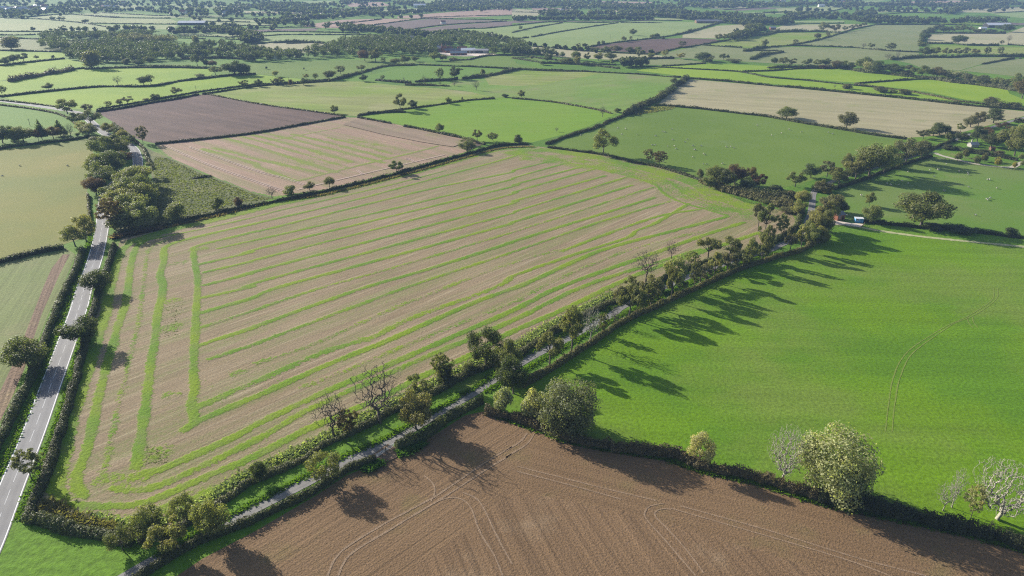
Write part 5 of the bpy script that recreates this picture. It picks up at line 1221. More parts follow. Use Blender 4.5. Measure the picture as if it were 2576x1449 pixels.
low_trees("distant_trees", "belts of dark trees along the hedgerows beyond the hill fields", near_f, 110, 2.6, (0.085, 0.105, 0.036))
low_trees("distant_trees", "hazy blue green tree belts of the far plain", far_f, 46, 4.2, (0.085, 0.105, 0.040))
low_trees("distant_trees", "faint blue tree drifts at the top of the view", far_g, 12, 8.0, (0.080, 0.100, 0.042))

# ------------------------------------------------------------------ rough grass, scrub, brambles
def tufts(name, label, C, h, wdt, col, seed=1):
    g = np.random.default_rng(seed)
    n = len(C)
    hh = h * g.uniform(0.5, 1.4, n)
    a = g.uniform(0, 6.28, n); t = np.column_stack([np.cos(a), np.sin(a), np.zeros(n)]) * (wdt * g.uniform(.5, 1.3, n))[:, None] * .5
    lean = np.column_stack([g.normal(0, .9, n), g.normal(0, .9, n), np.ones(n)]) * hh[:, None]
    C3 = np.column_stack([C, np.zeros(n)])
    V = np.stack([C3 - t, C3 + t, C3 + t * .6 + lean, C3 - t * .6 + lean * g.uniform(.7, 1, n)[:, None]], 1).reshape(-1, 3)
    F = np.arange(4 * n).reshape(n, 4)
    o = link(name, mesh_np(name, V, F, BLADE, {"tone": np.repeat(g.uniform(0, 1, n), 4)}))
    o.color = col + (1,)
    return tag(o, label, "grass", None, "stuff")

def along(s, n, width, off=0.0, seed=3):
    g = np.random.default_rng(seed)
    C = resample(W(D(s)), 1.0)
    d = unit(np.gradient(C, axis=0)); nr = np.stack([-d[:, 1], d[:, 0]], 1)
    i = g.integers(0, len(C), n)
    return C[i] + nr[i] * (off + g.normal(0, width * .4, n))[:, None] + g.normal(0, .4, (n, 2))

def within(s, n, seed=4):
    g = np.random.default_rng(seed)
    P = W(D(s)); A = np.array(P)
    c = g.uniform(A.min(0), A.max(0), (n * 4, 2))
    return c[inside(c, P)][:n]

TALLG = (0.27, 0.33, 0.15)
tufts("tall_grass", "tall pale grass along the striped field's lane margin", along("200,1310 330,1335 420,1312 475,1290 550,1245 644,1185 756,1138 834,1095 919,1052 1094,965 1219,905 1303,870 1388,820 1550,738", 9000, 2.6, 0.6), 0.6, 0.6, TALLG)
tufts("tall_grass", "tall dry grass beneath the striped field's top hedge", along("300,600 430,570 540,545 690,508 820,489 1000,444 1170,397 1260,374 1340,370", 5000, 1.4), 0.7, 0.6, (0.20, 0.165, 0.085), 5)
tufts("tall_grass", "dry brown weeds at the striped field's top left corner", along("285,600 300,596 340,588 400,576", 1500, 2.0), 1.2, 0.8, (0.23, 0.165, 0.10), 6)
tufts("tall_grass", "dry weeds at the striped field's bottom left corner", within("90,1270 130,1260 200,1300 300,1330 280,1340 110,1300", 2200), 0.9, 0.7, (0.19, 0.175, 0.075), 8)
tufts("verge_grass", "bright grass along the inner road verge", along("280,640 262,690 238,752 208,850 182,940 160,1015 134,1090 104,1175 76,1245 50,1305", 6000, 1.0), 0.35, 0.6, (0.125, 0.225, 0.018), 10)
tufts("verge_grass", "bright grass along the outer road verge", along("236,560 225,610 206,665 183,730 158,795 136,850 108,930 88,985 62,1045 36,1105 0,1190", 6000, 1.0), 0.35, 0.6, (0.125, 0.225, 0.018), 11)
tufts("verge_grass", "green verge along the lane beside the striped field", along("400,1396 500,1340 640,1266 750,1208 870,1146 950,1112 1090,1036 1190,978 1330,888 1460,822 1560,764 1720,692", 7000, 1.2), 0.4, 0.6, (0.125, 0.225, 0.018), 12)
tufts("verge_grass", "green verge along the lane beside the big meadow", along("1225,985 1330,925 1430,868 1540,805 1640,758 1750,706 1860,662 1950,636", 5000, 1.3), 0.45, 0.6, (0.125, 0.225, 0.018), 13)
tufts("verge_grass", "green strip of grass along the ploughed field's edge", along("1235,1040 1300,1064 1370,1088 1428,1110 1538,1133 1663,1153 1763,1185 1863,1207 1932,1223 2057,1264 2182,1292 2307,1318 2432,1346 2576,1386", 7000, 0.9), 0.4, 0.6, (0.125, 0.225, 0.018), 14)
tufts("verge_grass", "nettles and docks beside the gateway", within("1000,1135 1060,1112 1075,1118 1040,1140 1005,1152", 900), 0.7, 0.7, (0.10, 0.20, 0.03), 15)
tufts("verge_grass", "nettles left of the gateway", within("905,1180 945,1160 968,1165 950,1180 925,1190", 700), 0.7, 0.7, (0.075, 0.17, 0.025), 16)
tufts("scrub", "dull green scrub covering the corner field", within("390,395 425,400 512,440 640,490 685,500 600,512 430,555 390,560 395,480 385,420", 6000), 0.3, 1.1, (0.150, 0.172, 0.054), 17)
tufts("marsh_grass", "pale rough grass behind the tall field corner thicket", within("1590,285 1640,268 1700,268 1690,276 1600,290", 900), 0.6, 1.2, (0.20, 0.20, 0.09), 18)
tufts("weeds", "dark weeds scattered over the striped field", np.concatenate([along("1800,470 1850,495 1930,525 1990,550", 900, 3.5, seed=31), within("1640,460 1680,470 1690,500 1650,490", 60), within("365,1120 425,1140 420,1165 362,1172", 200), within("406,775 460,765 446,845 400,850", 200), within("1560,430 1620,445 1610,455 1560,440", 50)]), 0.10, 0.7, (0.115, 0.145, 0.050), 19)
# ------------------------------------------------------------------ buildings and small things
def wallmat(name, c, var=0.15, sc=3.0): return plain(name, c, rough=0.9, spec=0.1, var=var, scale=sc)
M_BRICK = wallmat("red_brick", (0.27, 0.115, 0.075), 0.25, 4)
M_STONE = wallmat("grey_stone", (0.36, 0.34, 0.31))
M_RENDER = wallmat("white_render", (0.74, 0.72, 0.66), 0.06)
M_SLATE = plain("slate", (0.16, 0.16, 0.18), rough=0.5, spec=0.5, var=0.2)
M_TILE = plain("red_roof_tile", (0.26, 0.12, 0.08), rough=0.7, var=0.25, scale=2)
M_SHEET = plain("pale_roof_sheet", (0.66, 0.67, 0.70), rough=0.45, spec=0.5, var=0.06)
M_FIBRE = plain("grey_roof_sheet", (0.40, 0.39, 0.40), rough=0.6, spec=0.3, var=0.12)
M_DARKW = plain("dark_opening", (0.02, 0.02, 0.022), rough=0.6)
M_GLASS = plain("window_glass", (0.05, 0.06, 0.07), rough=0.08, spec=0.6, var=0.0)
M_FRAME = plain("white_frame", (0.80, 0.80, 0.78), rough=0.5, var=0.03)
M_BLUE = plain("blue_paint", (0.13, 0.36, 0.62), rough=0.6, var=0.08)
M_WOOD = plain("weathered_wood", (0.20, 0.16, 0.11), rough=0.85, var=0.3, scale=6)
M_METAL = plain("galvanised_steel", (0.55, 0.57, 0.58), rough=0.35, spec=0.7, var=0.06)
M_BOARD = plain("brown_boards", (0.16, 0.10, 0.065), var=0.25)

def gable(x0, y0, x1, y1, zb, zr, over=0.3, along_x=True, th=0.14):
    """Pitched roof as a closed shell."""
    b = MB()
    if along_x:
        ym = (y0 + y1) / 2; xa, xb = x0 - over, x1 + over; k = (zr - zb) / (ym - y0)
        ya, yb = y0 - over, y1 + over; ze = zb - over * k
        v = [(xa, ya, ze), (xb, ya, ze), (xb, ym, zr), (xa, ym, zr), (xb, yb, ze), (xa, yb, ze)]
    else:
        xm = (x0 + x1) / 2; ya, yb = y0 - over, y1 + over; k = (zr - zb) / (xm - x0)
        xa, xb = x0 - over, x1 + over; ze = zb - over * k
        v = [(xa, yb, ze), (xa, ya, ze), (xm, ya, zr), (xm, yb, zr), (xb, ya, ze), (xb, yb, ze)]
    up = [(x, y, z + th) for x, y, z in v]
    b.quadlist(v + up, [(6, 7, 8, 9), (9, 8, 10, 11), (3, 2, 1, 0), (5, 4, 2, 3), (0, 1, 7, 6), (5, 11, 10, 4), (0, 6, 9, 3), (3, 9, 11, 5), (1, 2, 8, 7), (2, 4, 10, 8)])
    return b

def walls(x0, y0, x1, y1, h, zr=None, along_x=True):
    b = MB()
    if zr is None: return b.box(x0, y0, -0.1, x1, y1, h)
    if along_x:
        ym = (y0 + y1) / 2
        sec = [(y0, -.1), (y1, -.1), (y1, h), (ym, zr), (y0, h)]
        v = [(x0, y, z) for y, z in sec] + [(x1, y, z) for y, z in sec]
        f = [(4, 3, 2, 1, 0), (5, 6, 7, 8, 9), (0, 1, 6, 5), (1, 2, 7, 6), (2, 3, 8, 7), (3, 4, 9, 8), (4, 0, 5, 9)]
    else:
        xm = (x0 + x1) / 2
        sec = [(x0, -.1), (x1, -.1), (x1, h), (xm, zr), (x0, h)]
        v = [(x, y0, z) for x, z in sec] + [(x, y1, z) for x, z in sec]
        f = [(0, 1, 2, 3, 4), (9, 8, 7, 6, 5), (1, 0, 5, 6), (2, 1, 6, 7), (3, 2, 7, 8), (4, 3, 8, 9), (0, 4, 9, 5)]
    b.quadlist(v, f)
    return b

def window(parent, x, y, z, w, h, facing, panes=2):
    """Frame proud of the wall with glass panes behind the bars; facing '-y' or '-x'."""
    fr = MB(); t = 0.07
    def bx(b, a0, z0, a1, z1, d0, d1):
        if facing == '-y': b.box(x + a0, y - d1, z + z0, x + a1, y - d0, z + z1)
        else: b.box(x - d1, y + a0, z + z0, x - d0, y + a1, z + z1)
    bx(fr, -w / 2, 0, -w / 2 + t, h, 0, .07); bx(fr, w / 2 - t, 0, w / 2, h, 0, .07); bx(fr, -w / 2 + t, 0, w / 2 - t, t, 0, .07); bx(fr, -w / 2 + t, h - t, w / 2 - t, h, 0, .07)
    for k in range(1, panes):
        q = -w / 2 + w * k / panes; bx(fr, q - .03, t, q + .03, h - t, 0, .06)
    f = fr.build("window", M_FRAME, parent)
    for k in range(panes):
        g_ = MB(); bx(g_, -w / 2 + w * k / panes + .035, t, -w / 2 + w * (k + 1) / panes - .035, h - t, .012, .03); g_.build("pane", M_GLASS, f)
    return f

def chimney(x, y, z0, z1, s=0.45): return MB().box(x - s, y - s, z0, x + s, y + s, z1).box(x - s * .45, y - s * .45, z1, x + s * .45, y + s * .45, z1 + .3)

# the brick outbuilding by the yard
X, Y = G(2106, 556)
e = tag(empty("outbuilding", (X, Y, 0), math.radians(24)), "small red brick outbuilding with a white window beside the lane yard", "building")
walls(-0.0, 0, 5.2, 4.6, 2.9, 4.1, True).build("wall", M_BRICK, e)
rf = gable(0, 0, 5.2, 4.6, 2.95, 4.15).build("roof", M_SLATE, e)
window(e, 1.4, 0, 1.3, 1.25, 1.05, '-y', 3)
dr = MB().box(3.2, -0.05, 0, 4.2, 0.02, 2.05).build("door", M_DARKW, e)
MB().box(3.1, -0.08, 2.05, 4.3, -0.005, 2.2).build("lintel", M_WOOD, e)
pc = MB(); pc.box(5.3, 0.4, 2.2, 7.3, 3.6, 2.32); pc.bar((7.2, .5, 0), (7.2, .5, 2.2), .07).bar((7.2, 3.5, 0), (7.2, 3.5, 2.2), .07)
pc.build("canopy", M_FIBRE, e)
# the blue hut
X, Y = G(2151, 560)
e = tag(empty("hut", (X, Y, 0), math.radians(-10)), "bright blue timber hut with a pale roof at the yard's right end", "hut")
walls(0, 0, 3.9, 2.6, 2.15).build("wall", M_BLUE, e)
MB().box(-.15, -.2, 2.16, 4.05, 2.8, 2.30).build("roof", M_SHEET, e)
window(e, 1.0, 0, 1.15, 1.0, .8, '-y', 2)
d_ = MB().box(2.4, -.05, 0.02, 3.25, -0.003, 1.95).build("door", plain("dark_blue_paint", (0.08, 0.22, 0.40)), e)
MB().box(3.08, -.10, .95, 3.14, -.05, 1.1).build("handle", M_METAL, d_)

def post_rail(name, pts, label, gap=2.4, h=1.2, rails=3, group=None, mat=M_WOOD):
    C = resample(W(D(pts)), gap)
    e = tag(empty(name, (C[0][0], C[0][1], 0)), label, "fence", group)
    o = C[0]
    for p in C:
        MB().box(p[0] - o[0] - .06, p[1] - o[1] - .06, -.1, p[0] - o[0] + .06, p[1] - o[1] + .06, h).build("post", mat, e)
    for i in range(len(C) - 1):
        a, b = C[i] - o, C[i + 1] - o
        dirn = (b - a) / np.linalg.norm(b - a); sd = np.array([-dirn[1], dirn[0]]) * -.085
        for k in range(rails):
            z = h * (k + .75) / (rails + .1)
            MB().bar((a[0] + sd[0], a[1] + sd[1], z), (b[0] + sd[0], b[1] + sd[1], z), .045, n=4).build("rail", mat, e)
    return e
post_rail("timber_fence", "2086,566 2105,568 2122,569 2145,572 2164,575 2174,565", "post and rail fence along the front of the pale yard")
post_rail("timber_fence", "2354,397 2367,399 2405,408 2453,416 2509,424 2576,431 2640,437", "long post and rail fence between driveway and sheep pasture", 3.2)
post_rail("timber_fence", "2392,389 2430,399 2470,406 2520,412", "low post and rail fence on the far side of the driveway", 3.2)

# field gates
def gate(p, q, label):
    a = np.array(G(*p)); b = np.array(G(*q))
    L = np.linalg.norm(b - a)
    e = tag(empty("field_gate", (a[0], a[1], 0), math.atan2(b[1] - a[1], b[0] - a[0])), label, "gate", "galvanised field gates")
    for x in (-.15, L + .15): MB().box(x - .1, -.1, -.1, x + .1, .1, 1.5).build("post", M_WOOD, e)
    for k in range(6): MB().bar((0, 0, .25 + k * .19), (L, 0, .25 + k * .19), .03, n=5).build("bar", M_METAL, e)
    fr = MB()
    for x in (0.0, L / 2, L): fr.bar((x, 0, .2), (x, 0, 1.25), .035, n=5)
    fr.build("upright", M_METAL, e)
gate((946, 1153), (969, 1138), "galvanised bar gate, the left of the gateway's pair")
gate((972, 1136), (994, 1122), "galvanised bar gate, the right of the gateway's pair")

# the farm
def at(px, py, name, label, cat, rz=0): 
    X, Y = G(px, py); return tag(empty(name, (X, Y, 0), rz), label, cat)
def wrow(parent, x0, x1, n, z, y=0.0, w=1.1, h=1.3, face='-y'):
    for i in range(n): window(parent, x0 + (x1 - x0) * i / max(1, n - 1), y, z, w, h, face)
e = at(1099, 131, "farmhouse", "large red brick farmhouse with a spired turret in the dark trees", "house", math.radians(-6))
walls(0, 0, 9, 9, 5.6, 9.0, True).build("wall", M_BRICK, e); gable(0, 0, 9, 9, 5.65, 9.1).build("roof", M_FIBRE, e)
walls(9.02, -3, 17, 8, 6.0, 10.2, False).build("wall", M_BRICK, e); gable(9.02, -3, 17, 8, 6.05, 10.3, along_x=False).build("roof", M_TILE, e)
walls(17.02, 1, 24, 8, 5.0, 8.2, True).build("wall", M_BRICK, e); gable(17.02, 1, 24, 8, 5.05, 8.3).build("roof", M_TILE, e)
t_ = MB().box(7.6, -2.2, -.1, 9.9, 0.2, 8.2).build("turret", M_BRICK, e)
MB().bar((8.75, -1.0, 8.2), (8.75, -1.0, 14.0), 1.7, 0.03, 8).build("spire", M_TILE, t_)
chimney(4.5, 4.5, 8.0, 11.0).build("chimney", M_BRICK, e); chimney(13, 6, 9, 12.2).build("chimney", M_BRICK, e); chimney(20, 4.5, 7, 10).build("chimney", M_BRICK, e)
wrow(e, 1.5, 6, 3, 1.0); wrow(e, 1.5, 6, 3, 3.7); wrow(e, 11, 15, 2, 1.1, -3); wrow(e, 11, 15, 2, 4.0, -3); wrow(e, 18.5, 22.5, 2, 1.0, 1); wrow(e, 18.5, 22.5, 2, 3.4, 1)
MB().box(13.4, -3.06, 0, 14.5, -3.0, 2.2).build("door", M_DARKW, e)
e = at(1133, 139.5, "barn", "long low red brick barn with a grey roof below the farmhouse", "barn", math.radians(6))
walls(0, 0, 25, 9, 3.2, 5.8, True).build("wall", M_BRICK, e); gable(0, 0, 25, 9, 3.25, 5.9).build("roof", M_FIBRE, e)
for x in (4, 11, 18): MB().box(x, -.06, 0, x + 2.6, 0, 2.5).build("door", M_DARKW, e)
e = at(1160, 134, "barn", "large barn with a shining pale sheet roof beside the farmhouse", "barn", math.radians(4))
walls(0, 0, 22, 14, 4.2, 7.0, True).build("wall", M_STONE, e); gable(0, 0, 22, 14, 4.25, 7.1).build("roof", M_SHEET, e)
for x in (3, 9, 15): MB().box(x, -.06, 0, x + 3.4, 0, 3.4).build("door", M_BOARD, e)
e = at(1152, 128, "barn", "smaller red tiled barn behind the pale roofed barn", "barn", math.radians(10))
walls(0, 0, 15, 8, 3.4, 6.4, True).build("wall", M_BRICK, e); gable(0, 0, 15, 8, 3.45, 6.5).build("roof", M_TILE, e); MB().box(5, -.06, 0, 8, 0, 2.8).build("door", M_DARKW, e)
e = at(1120, 133, "barn", "slate roofed brick range behind the long low barn", "barn", math.radians(12))
walls(0, 0, 24, 8, 3.2, 5.8, True).build("wall", M_BRICK, e); gable(0, 0, 24, 8, 3.25, 5.9).build("roof", M_SLATE, e)
for x in (3, 10, 17): MB().box(x, -.06, 0, x + 1.6, 0, 2.2).build("door", M_DARKW, e)
e = at(1191, 134, "open_barn", "grey open fronted pole barn at the farm's right end", "barn", math.radians(-4))
b = MB(); b.box(0, 9.8, -.1, 23, 10, 4.2).box(0, 0, -.1, .2, 9.79, 4.2).box(15, 0, -.1, 23, .2, 4.0).box(22.8, .21, -.1, 23, 9.79, 4.2); b.build("wall", M_STONE, e)
for x in (3.8, 7.6, 11.4): MB().bar((x, .2, -.1), (x, .2, 4.2), .16).build("pole", M_WOOD, e)
gable(0, 0, 23, 10, 4.25, 6.2).build("roof", M_FIBRE, e)
e = at(1032, 112, "tower", "square grey stone tower rising among the farm trees", "tower")
MB().box(0, 0, -.1, 7, 7, 13).build("wall", M_STONE, e)
pp = MB()
for x in (0, 1.75, 3.5, 5.25): pp.box(x + .1, 0, 13.0, x + 1.2, .4, 13.9); pp.box(x + .1, 6.6, 13.0, x + 1.2, 7, 13.9)
pp.build("parapet", M_STONE, e); window(e, 3.5, 0, 8.5, 1.4, 2.2, '-y')
# cottages in the mixed wood
e = at(713, 139, "cottage", "white cottage with a pale roof half hidden in the mixed wood", "house", math.radians(5))
walls(0, 0, 13, 7, 4.6, 7.4, True).build("wall", M_RENDER, e); gable(0, 0, 13, 7, 4.65, 7.5).build("roof", M_FIBRE, e); wrow(e, 2, 11, 4, 1.0); wrow(e, 2, 11, 4, 3.0, h=1.0); chimney(3, 3.5, 6.8, 8.8).build("chimney", M_BRICK, e)
e = at(686, 149, "cottage", "small white gabled cottage at the front of the mixed wood", "house", math.radians(-20))
walls(0, 0, 6.5, 8, 3.2, 6.0, False).build("wall", M_RENDER, e); gable(0, 0, 6.5, 8, 3.25, 6.1, along_x=False).build("roof", M_SLATE, e); wrow(e, 1.8, 4.8, 2, 1.0); chimney(3.2, 6, 5.5, 7.6).build("chimney", M_BRICK, e)
e = at(720, 141.5, "garage", "low white outbuilding in front of the white cottage", "building")
walls(0, 0, 8, 4, 2.4).build("wall", M_RENDER, e); MB().box(-.2, -.2, 2.42, 8.2, 4.2, 2.6).build("roof", M_SHEET, e); MB().box(1, -.05, 0, 3.4, 0, 2.1).build("door", M_DARKW, e)
e = at(2443, 371, "cottage", "stone cottage with a shining pale roof in the right edge wood", "house", math.radians(8))
walls(0, 0, 6, 4.5, 1.9, 3.3, True).build("wall", M_STONE, e); gable(0, 0, 6, 4.5, 1.95, 3.4).build("roof", M_FIBRE, e); wrow(e, 1.5, 4.4, 2, .6, h=1.0); chimney(1.2, 2.25, 3.0, 5.2, .3).build("chimney", M_STONE, e)
e = at(2492, 380, "shed", "small red brown shed under the trees of the right edge wood", "shed")
walls(0, 0, 3.2, 2.6, 2.0, 2.8, True).build("wall", M_BOARD, e); gable(0, 0, 3.2, 2.6, 2.05, 2.9, .2).build("roof", M_TILE, e); MB().box(1, -.05, 0, 1.9, 0, 1.8).build("door", M_DARKW, e)
# far barns
def shed(px, py, w, d, h, zr, label, roof, wall=M_STONE, rz=0.0, doors=2, cat="barn", along_x=True):
    e = at(px, py, "barn" if cat == "barn" else "house", label, cat, rz)
    walls(0, 0, w, d, h, zr, along_x).build("wall", wall, e); gable(0, 0, w, d, h + .05, zr + .1, along_x=along_x).build("roof", roof, e)
    for i in range(doors): 
        x = w * (i + .6) / (doors + .2) - .5; MB().box(x, -.06, 0, x + min(2.4, w * .2), 0, h * .75).build("door", M_DARKW, e)
    return e
shed(447, 63.5, 62, 22, 5, 9, "long far barn with a silvery roof in the pale fields left of centre", M_SHEET, M_DARKW, 0.02, 4)
shed(2486, 70, 52, 22, 5.5, 9.5, "big barn with a bright white roof on the hillside at the top right", M_SHEET, M_DARKW, 0.0, 3)
shed(2467, 75, 13, 9, 3.4, 5.6, "small white outbuilding left of the bright white roofed barn", M_SHEET, M_RENDER, 0.0, 1)
shed(1752, 58.5, 70, 20, 4.5, 7.5, "long dark roofed barn under the wooded ridge behind the hill field", M_SLATE, M_BOARD, 0.0, 4)
shed(1040, 20.5, 40, 16, 9, 13, "white building among the far trees above the grey ploughed fields", M_SHEET, M_RENDER, 0.0, 3)
shed(1388, 32, 36, 14, 6, 10, "white farmhouse in the far trees above the hill field", M_FIBRE, M_RENDER, 0.0, 3, "house")
shed(1435, 19.5, 70, 16, 6, 9, "long low pale shed under the far wooded ridge", M_SHEET, M_RENDER, 0.0, 3)
shed(1915, 16, 14, 9, 6, 10, "pale village house, lower one among the trees at upper right", M_FIBRE, M_RENDER, 0.1, 1, "house")
shed(1922, 12.5, 16, 9, 7, 11, "pale village house, upper one among the trees at upper right", M_SHEET, M_RENDER, -0.1, 1, "house")
shed(1938, 74.5, 12, 8, 3.5, 6, "brick lodge with a pale roof among the brook hill trees", M_FIBRE, M_BRICK, 0.0, 1, "house")
shed(2124, 45, 14, 9, 4, 7, "white cottage in the dark trees below the upper right fields", M_SHEET, M_RENDER, 0.0, 1, "house")
shed(2060, 17.5, 20, 12, 5, 8, "far white farmhouse above the tree belt at the upper right", M_SHEET, M_RENDER, 0.0, 1, "house")
# the village at the far left
gv = np.random.default_rng(23)
proto_h = []
for k, (wall, roof) in enumerate(((M_RENDER, M_FIBRE), (M_RENDER, M_TILE), (M_BRICK, M_TILE), (M_RENDER, M_SHEET), (M_STONE, M_SLATE))):
    proto_h.append((walls(0, 0, 13, 8, 5, 8.5, True), gable(0, 0, 13, 8, 5.05, 8.6), wall, roof))
meshes = []
for wl_, gb_, wall, roof in proto_h:
    a_ = wl_.build("wall", wall); b_ = gb_.build("roof", roof)
    meshes.append((a_.data, b_.data)); bpy.data.objects.remove(a_); bpy.data.objects.remove(b_)
vill = [(x, 26.5 + gv.uniform(-2.2, 2.4)) for x in gv.uniform(0, 78, 26)] + [(x, 22.5 + gv.uniform(-1.6, 2)) for x in gv.uniform(70, 112, 12)] + [(x, 30 + gv.uniform(-1.5, 1.5)) for x in gv.uniform(100, 110, 3)]
for px, py in vill:
    e = at(px, py, "village_house", "small pale house of the hazy village at the far left", "house", gv.uniform(-.5, .5)); e["group"] = "houses of the far left village"
    s_ = gv.uniform(.9, 1.5); e.scale = (s_, s_, s_)
    wm, rm = meshes[gv.integers(0, 5)]
    link("wall", wm, e); link("roof", rm, e)
for px, py in [(255, 21.5), (262, 22), (268, 22.2), (285, 23), (300, 9), (305, 9.5), (452, 36), (560, 36.5), (567, 36), (620, 19.5), (1060, 18.8), (1110, 60), (1950, 5), (1958, 4.6), (1966, 5.2), (2115, 8), (2125, 9), (2135, 8.5), (2145, 9.6), (1832, 14), (1850, 15), (2250, 13.5), (2560, 10)]:
    e = at(px, py, "far_house", "small pale house standing alone or in pairs in the hazy far plain", "house", gv.uniform(-.5, .5)); e["group"] = "scattered houses of the far plain"
    s_ = gv.uniform(.8, 1.4); e.scale = (s_, s_, s_)
    wm, rm = meshes[gv.integers(0, 5)]
    link("wall", wm, e); link("roof", rm, e)

# telegraph poles
def pole(px, pb, pt, label):
    X, Y = G(px, pb); h = tall(px, pb, pt)
    e = tag(empty("telegraph_pole", (X, Y, 0), 0.4), label, "pole", "telegraph poles")
    MB().bar((0, 0, -.2), (0, 0, h), .2, .14, 8).build("shaft", M_WOOD, e)
    MB().box(-.9, -.07, h - .7, .9, .07, h - .52).build("crossarm", M_WOOD, e)
for (px, pb, pt), lab in (((494, 230, 215), "telegraph pole on the hedge at the lime green field's right side"), ((333, 255, 240), "telegraph pole behind the small trees on the lime green field's hedge"), ((76, 317, 298), "telegraph pole alone in the green field above the left clump"),
                          ((727, 208, 194), "telegraph pole on the hedge near the cut grass field's far corner"), ((926, 165, 157), "telegraph pole in the park pasture"), ((1426, 120, 108), "telegraph pole in the hill field, lower of two"), ((1535, 99, 87), "telegraph pole in the hill field, middle of the slope"), ((1665, 66, 56), "telegraph pole at the top of the hill field"), ((2446, 31, 20), "telegraph pole in the pale fields at the top right")):
    pole(px, pb, pt, lab)
# a dark pool edge in the scrub field
X, Y = G(500, 448)
hedge(D("484,447 500,446 518,444 527,445"), 0.9, 3.0, "dark sedge round the pit in the scrub field", "k", None, lump=0.5)["category"] = "sedge"

# parked car at the top right
X, Y = G(2566, 147.5)
e = tag(empty("parked_car", (X, Y, 0.0), 0.1), "dark parked car at the hedge end at the right edge", "car")
M_CAR = plain("dark_car_paint", (0.03, 0.035, 0.045), rough=0.2, spec=0.6, var=0.02)
b = MB(); b.box(-2.1, -.85, .35, 2.1, .85, .85); b.build("body", M_CAR, e, 0.08)
b = MB(); b.quadlist([(-1.5, -.75, .85), (1.1, -.75, .85), (1.1, .75, .85), (-1.5, .75, .85), (-1.0, -.62, 1.42), (.45, -.62, 1.42), (.45, .62, 1.42), (-1.0, .62, 1.42)], [(4, 5, 6, 7), (0, 1, 5, 4), (1, 2, 6, 5), (2, 3, 7, 6), (3, 0, 4, 7)]); b.build("cabin", M_GLASS, e)
for sx in (-1.3, 1.3):
    for sy in (-.8, .8): MB().bar((sx, sy - .1, .33), (sx, sy + .1, .33), .33, n=12).build("wheel", M_DARKW, e)

# ------------------------------------------------------------------ sheep
M_WOOL = plain("wool", (0.58, 0.55, 0.47), rough=0.95, var=0.12, scale=3, bump=0.05)
M_FACE = plain("sheep_face", (0.30, 0.27, 0.23))
def sheep_mesh(graze):
    hd = [(0.62, 0, .80), (0.78, 0, .62), (0.95, 0, .30), (1.08, 0, .16)] if graze else [(0.62, 0, .84), (0.74, 0, .98), (0.92, 0, 1.02), (1.10, 0, .94)]
    V = [(-.55, 0, .72), (-.2, 0, .74), (.2, 0, .74), (.5, 0, .76)] + hd + [(-.66, 0, .62)]
    Rr = [.26, .33, .33, .27, .19, .14, .12, .07, .07]
    E = [(0, 1), (1, 2), (2, 3), (3, 4), (4, 5), (5, 6), (6, 7), (0, 8)]
    for sx, root in ((.42, 3), (-.45, 0)):
        for sy in (-.17, .17):
            i = len(V); V += [(sx, sy, .48), (sx + (.03 if sx > 0 else -.05), sy, .25), (sx, sy, .02)]; Rr += [.11, .06, .045]
            E += [(root, i), (i, i + 1), (i + 1, i + 2)]
    for sy in (-.12, .12):
        i = len(V); h0 = V[6]; V.append((h0[0] - .06, sy * 1.3, h0[2] + .08)); Rr.append(.04); E.append((6, i))
    me = bpy.data.meshes.new("sheep_base"); me.from_pydata(V, E, [])
    o = bpy.data.objects.new("sheep_base", me); COL.objects.link(o)
    sk = o.modifiers.new("skin", 'SKIN'); sk.use_smooth_shade = True
    for i, r in enumerate(Rr): me.skin_vertices[0].data[i].radius = (r, r)
    me.skin_vertices[0].data[1].use_root = True
    o.modifiers.new("sub", 'SUBSURF').levels = 1
    dg = bpy.context.evaluated_depsgraph_get()
    m2 = bpy.data.meshes.new_from_object(o.evaluated_get(dg))
    bpy.data.objects.remove(o)
    m2.materials.clear(); m2.materials.append(M_WOOL); m2.materials.append(M_FACE)
    for p in m2.polygons:
        c = p.center
        p.material_index = 1 if (c.x > .80 or (c.z < .36 and abs(c.y) > .05)) else 0
    m2.name = "sheep"
    return m2
SH = [sheep_mesh(True), sheep_mesh(False)]
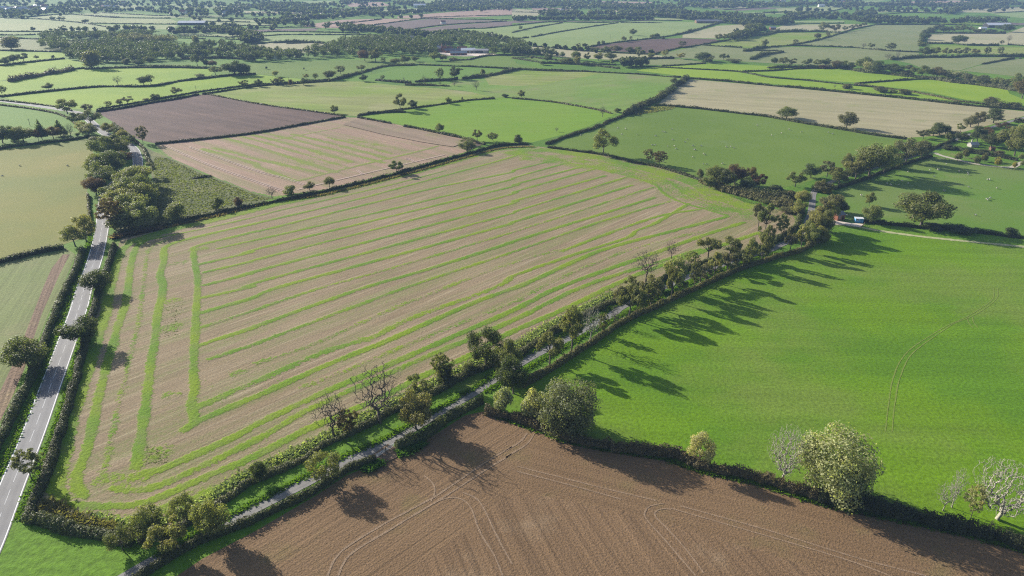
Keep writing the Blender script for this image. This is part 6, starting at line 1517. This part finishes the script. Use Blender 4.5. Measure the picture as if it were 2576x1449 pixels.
def flock(pts, conv, label, group):
    for x, y in pts:
        X, Y = G(*conv(x, y))
        o = link("sheep", SH[0 if rnd.random() < .75 else 1])
        o.location = (X, Y, 0.03); o.rotation_euler = (0, 0, rnd.uniform(0, 6.28)); s_ = rnd.uniform(0.8, 1.0); o.scale = (s_, s_, s_)
        tag(o, label, "sheep", group)
l1 = "white sheep grazing in the wide green field beyond the striped field"
flock([(1065, 1295), (1140, 1300), (1105, 1357), (1258, 1358), (1445, 1373), (1515, 1330), (1538, 1331), (1606, 1305), (1616, 1412), (1765, 1407), (1740, 1435), (2468, 1267), (690, 1366)], qc(2, 0), l1, "sheep of the wide green field")
flock([(1410, 15), (1440, 17), (1565, 28), (1632, 25), (1647, 52), (1820, 22), (1830, 60), (1843, 63), (1903, 25), (2155, 33), (2197, 32), (2237, 46), (1925, 102), (1938, 110), (1818, 137), (1925, 207), (1958, 210), (2115, 203), (1297, 163), (1408, 158), (1520, 183), (1450, 203)], qc(2, 1), l1, "sheep of the wide green field")
flock([(35, 1366), (133, 1346), (210, 1307), (335, 1335), (605, 1338), (650, 1353)], qc(3, 0), l1, "sheep of the wide green field")
flock([(1792, 208), (1627, 267), (1408, 287), (1668, 332), (1921, 282), (2009, 297), (2014, 314), (2212, 366), (2228, 366), (2016, 440), (2300, 450), (1408, 402), (1348, 378), (1545, 365), (1197, 405), (1232, 415), (1312, 418), (1772, 476), (2200, 560), (2235, 551), (2210, 570), (2083, 720), (937, 523), (1710, 265)], qc(3, 1), "white sheep in the lane pasture behind the big oak", "sheep of the lane pasture")
flock([(198, 222), (683, 224), (27, 327)], qc(0, 1), "white sheep in the olive pasture at the left edge", "sheep of the olive pasture")

# ------------------------------------------------------------------ the hazy air
m, nt, out = new_mat("haze_air")
pv = N(nt, "ShaderNodeVolumePrincipled", inp={"Color": (0.31, 0.46, 0.80, 1), "Density": 0.00012, "Anisotropy": 0.0})
nt.links.new(pv.outputs[0], out.inputs["Volume"])
hz = MB().box(-9500, -450, -1.0, 9500, 12500, 122.0).build("haze", m)
tag(hz, "pale blue haze over the far fields", "haze", None, "stuff")
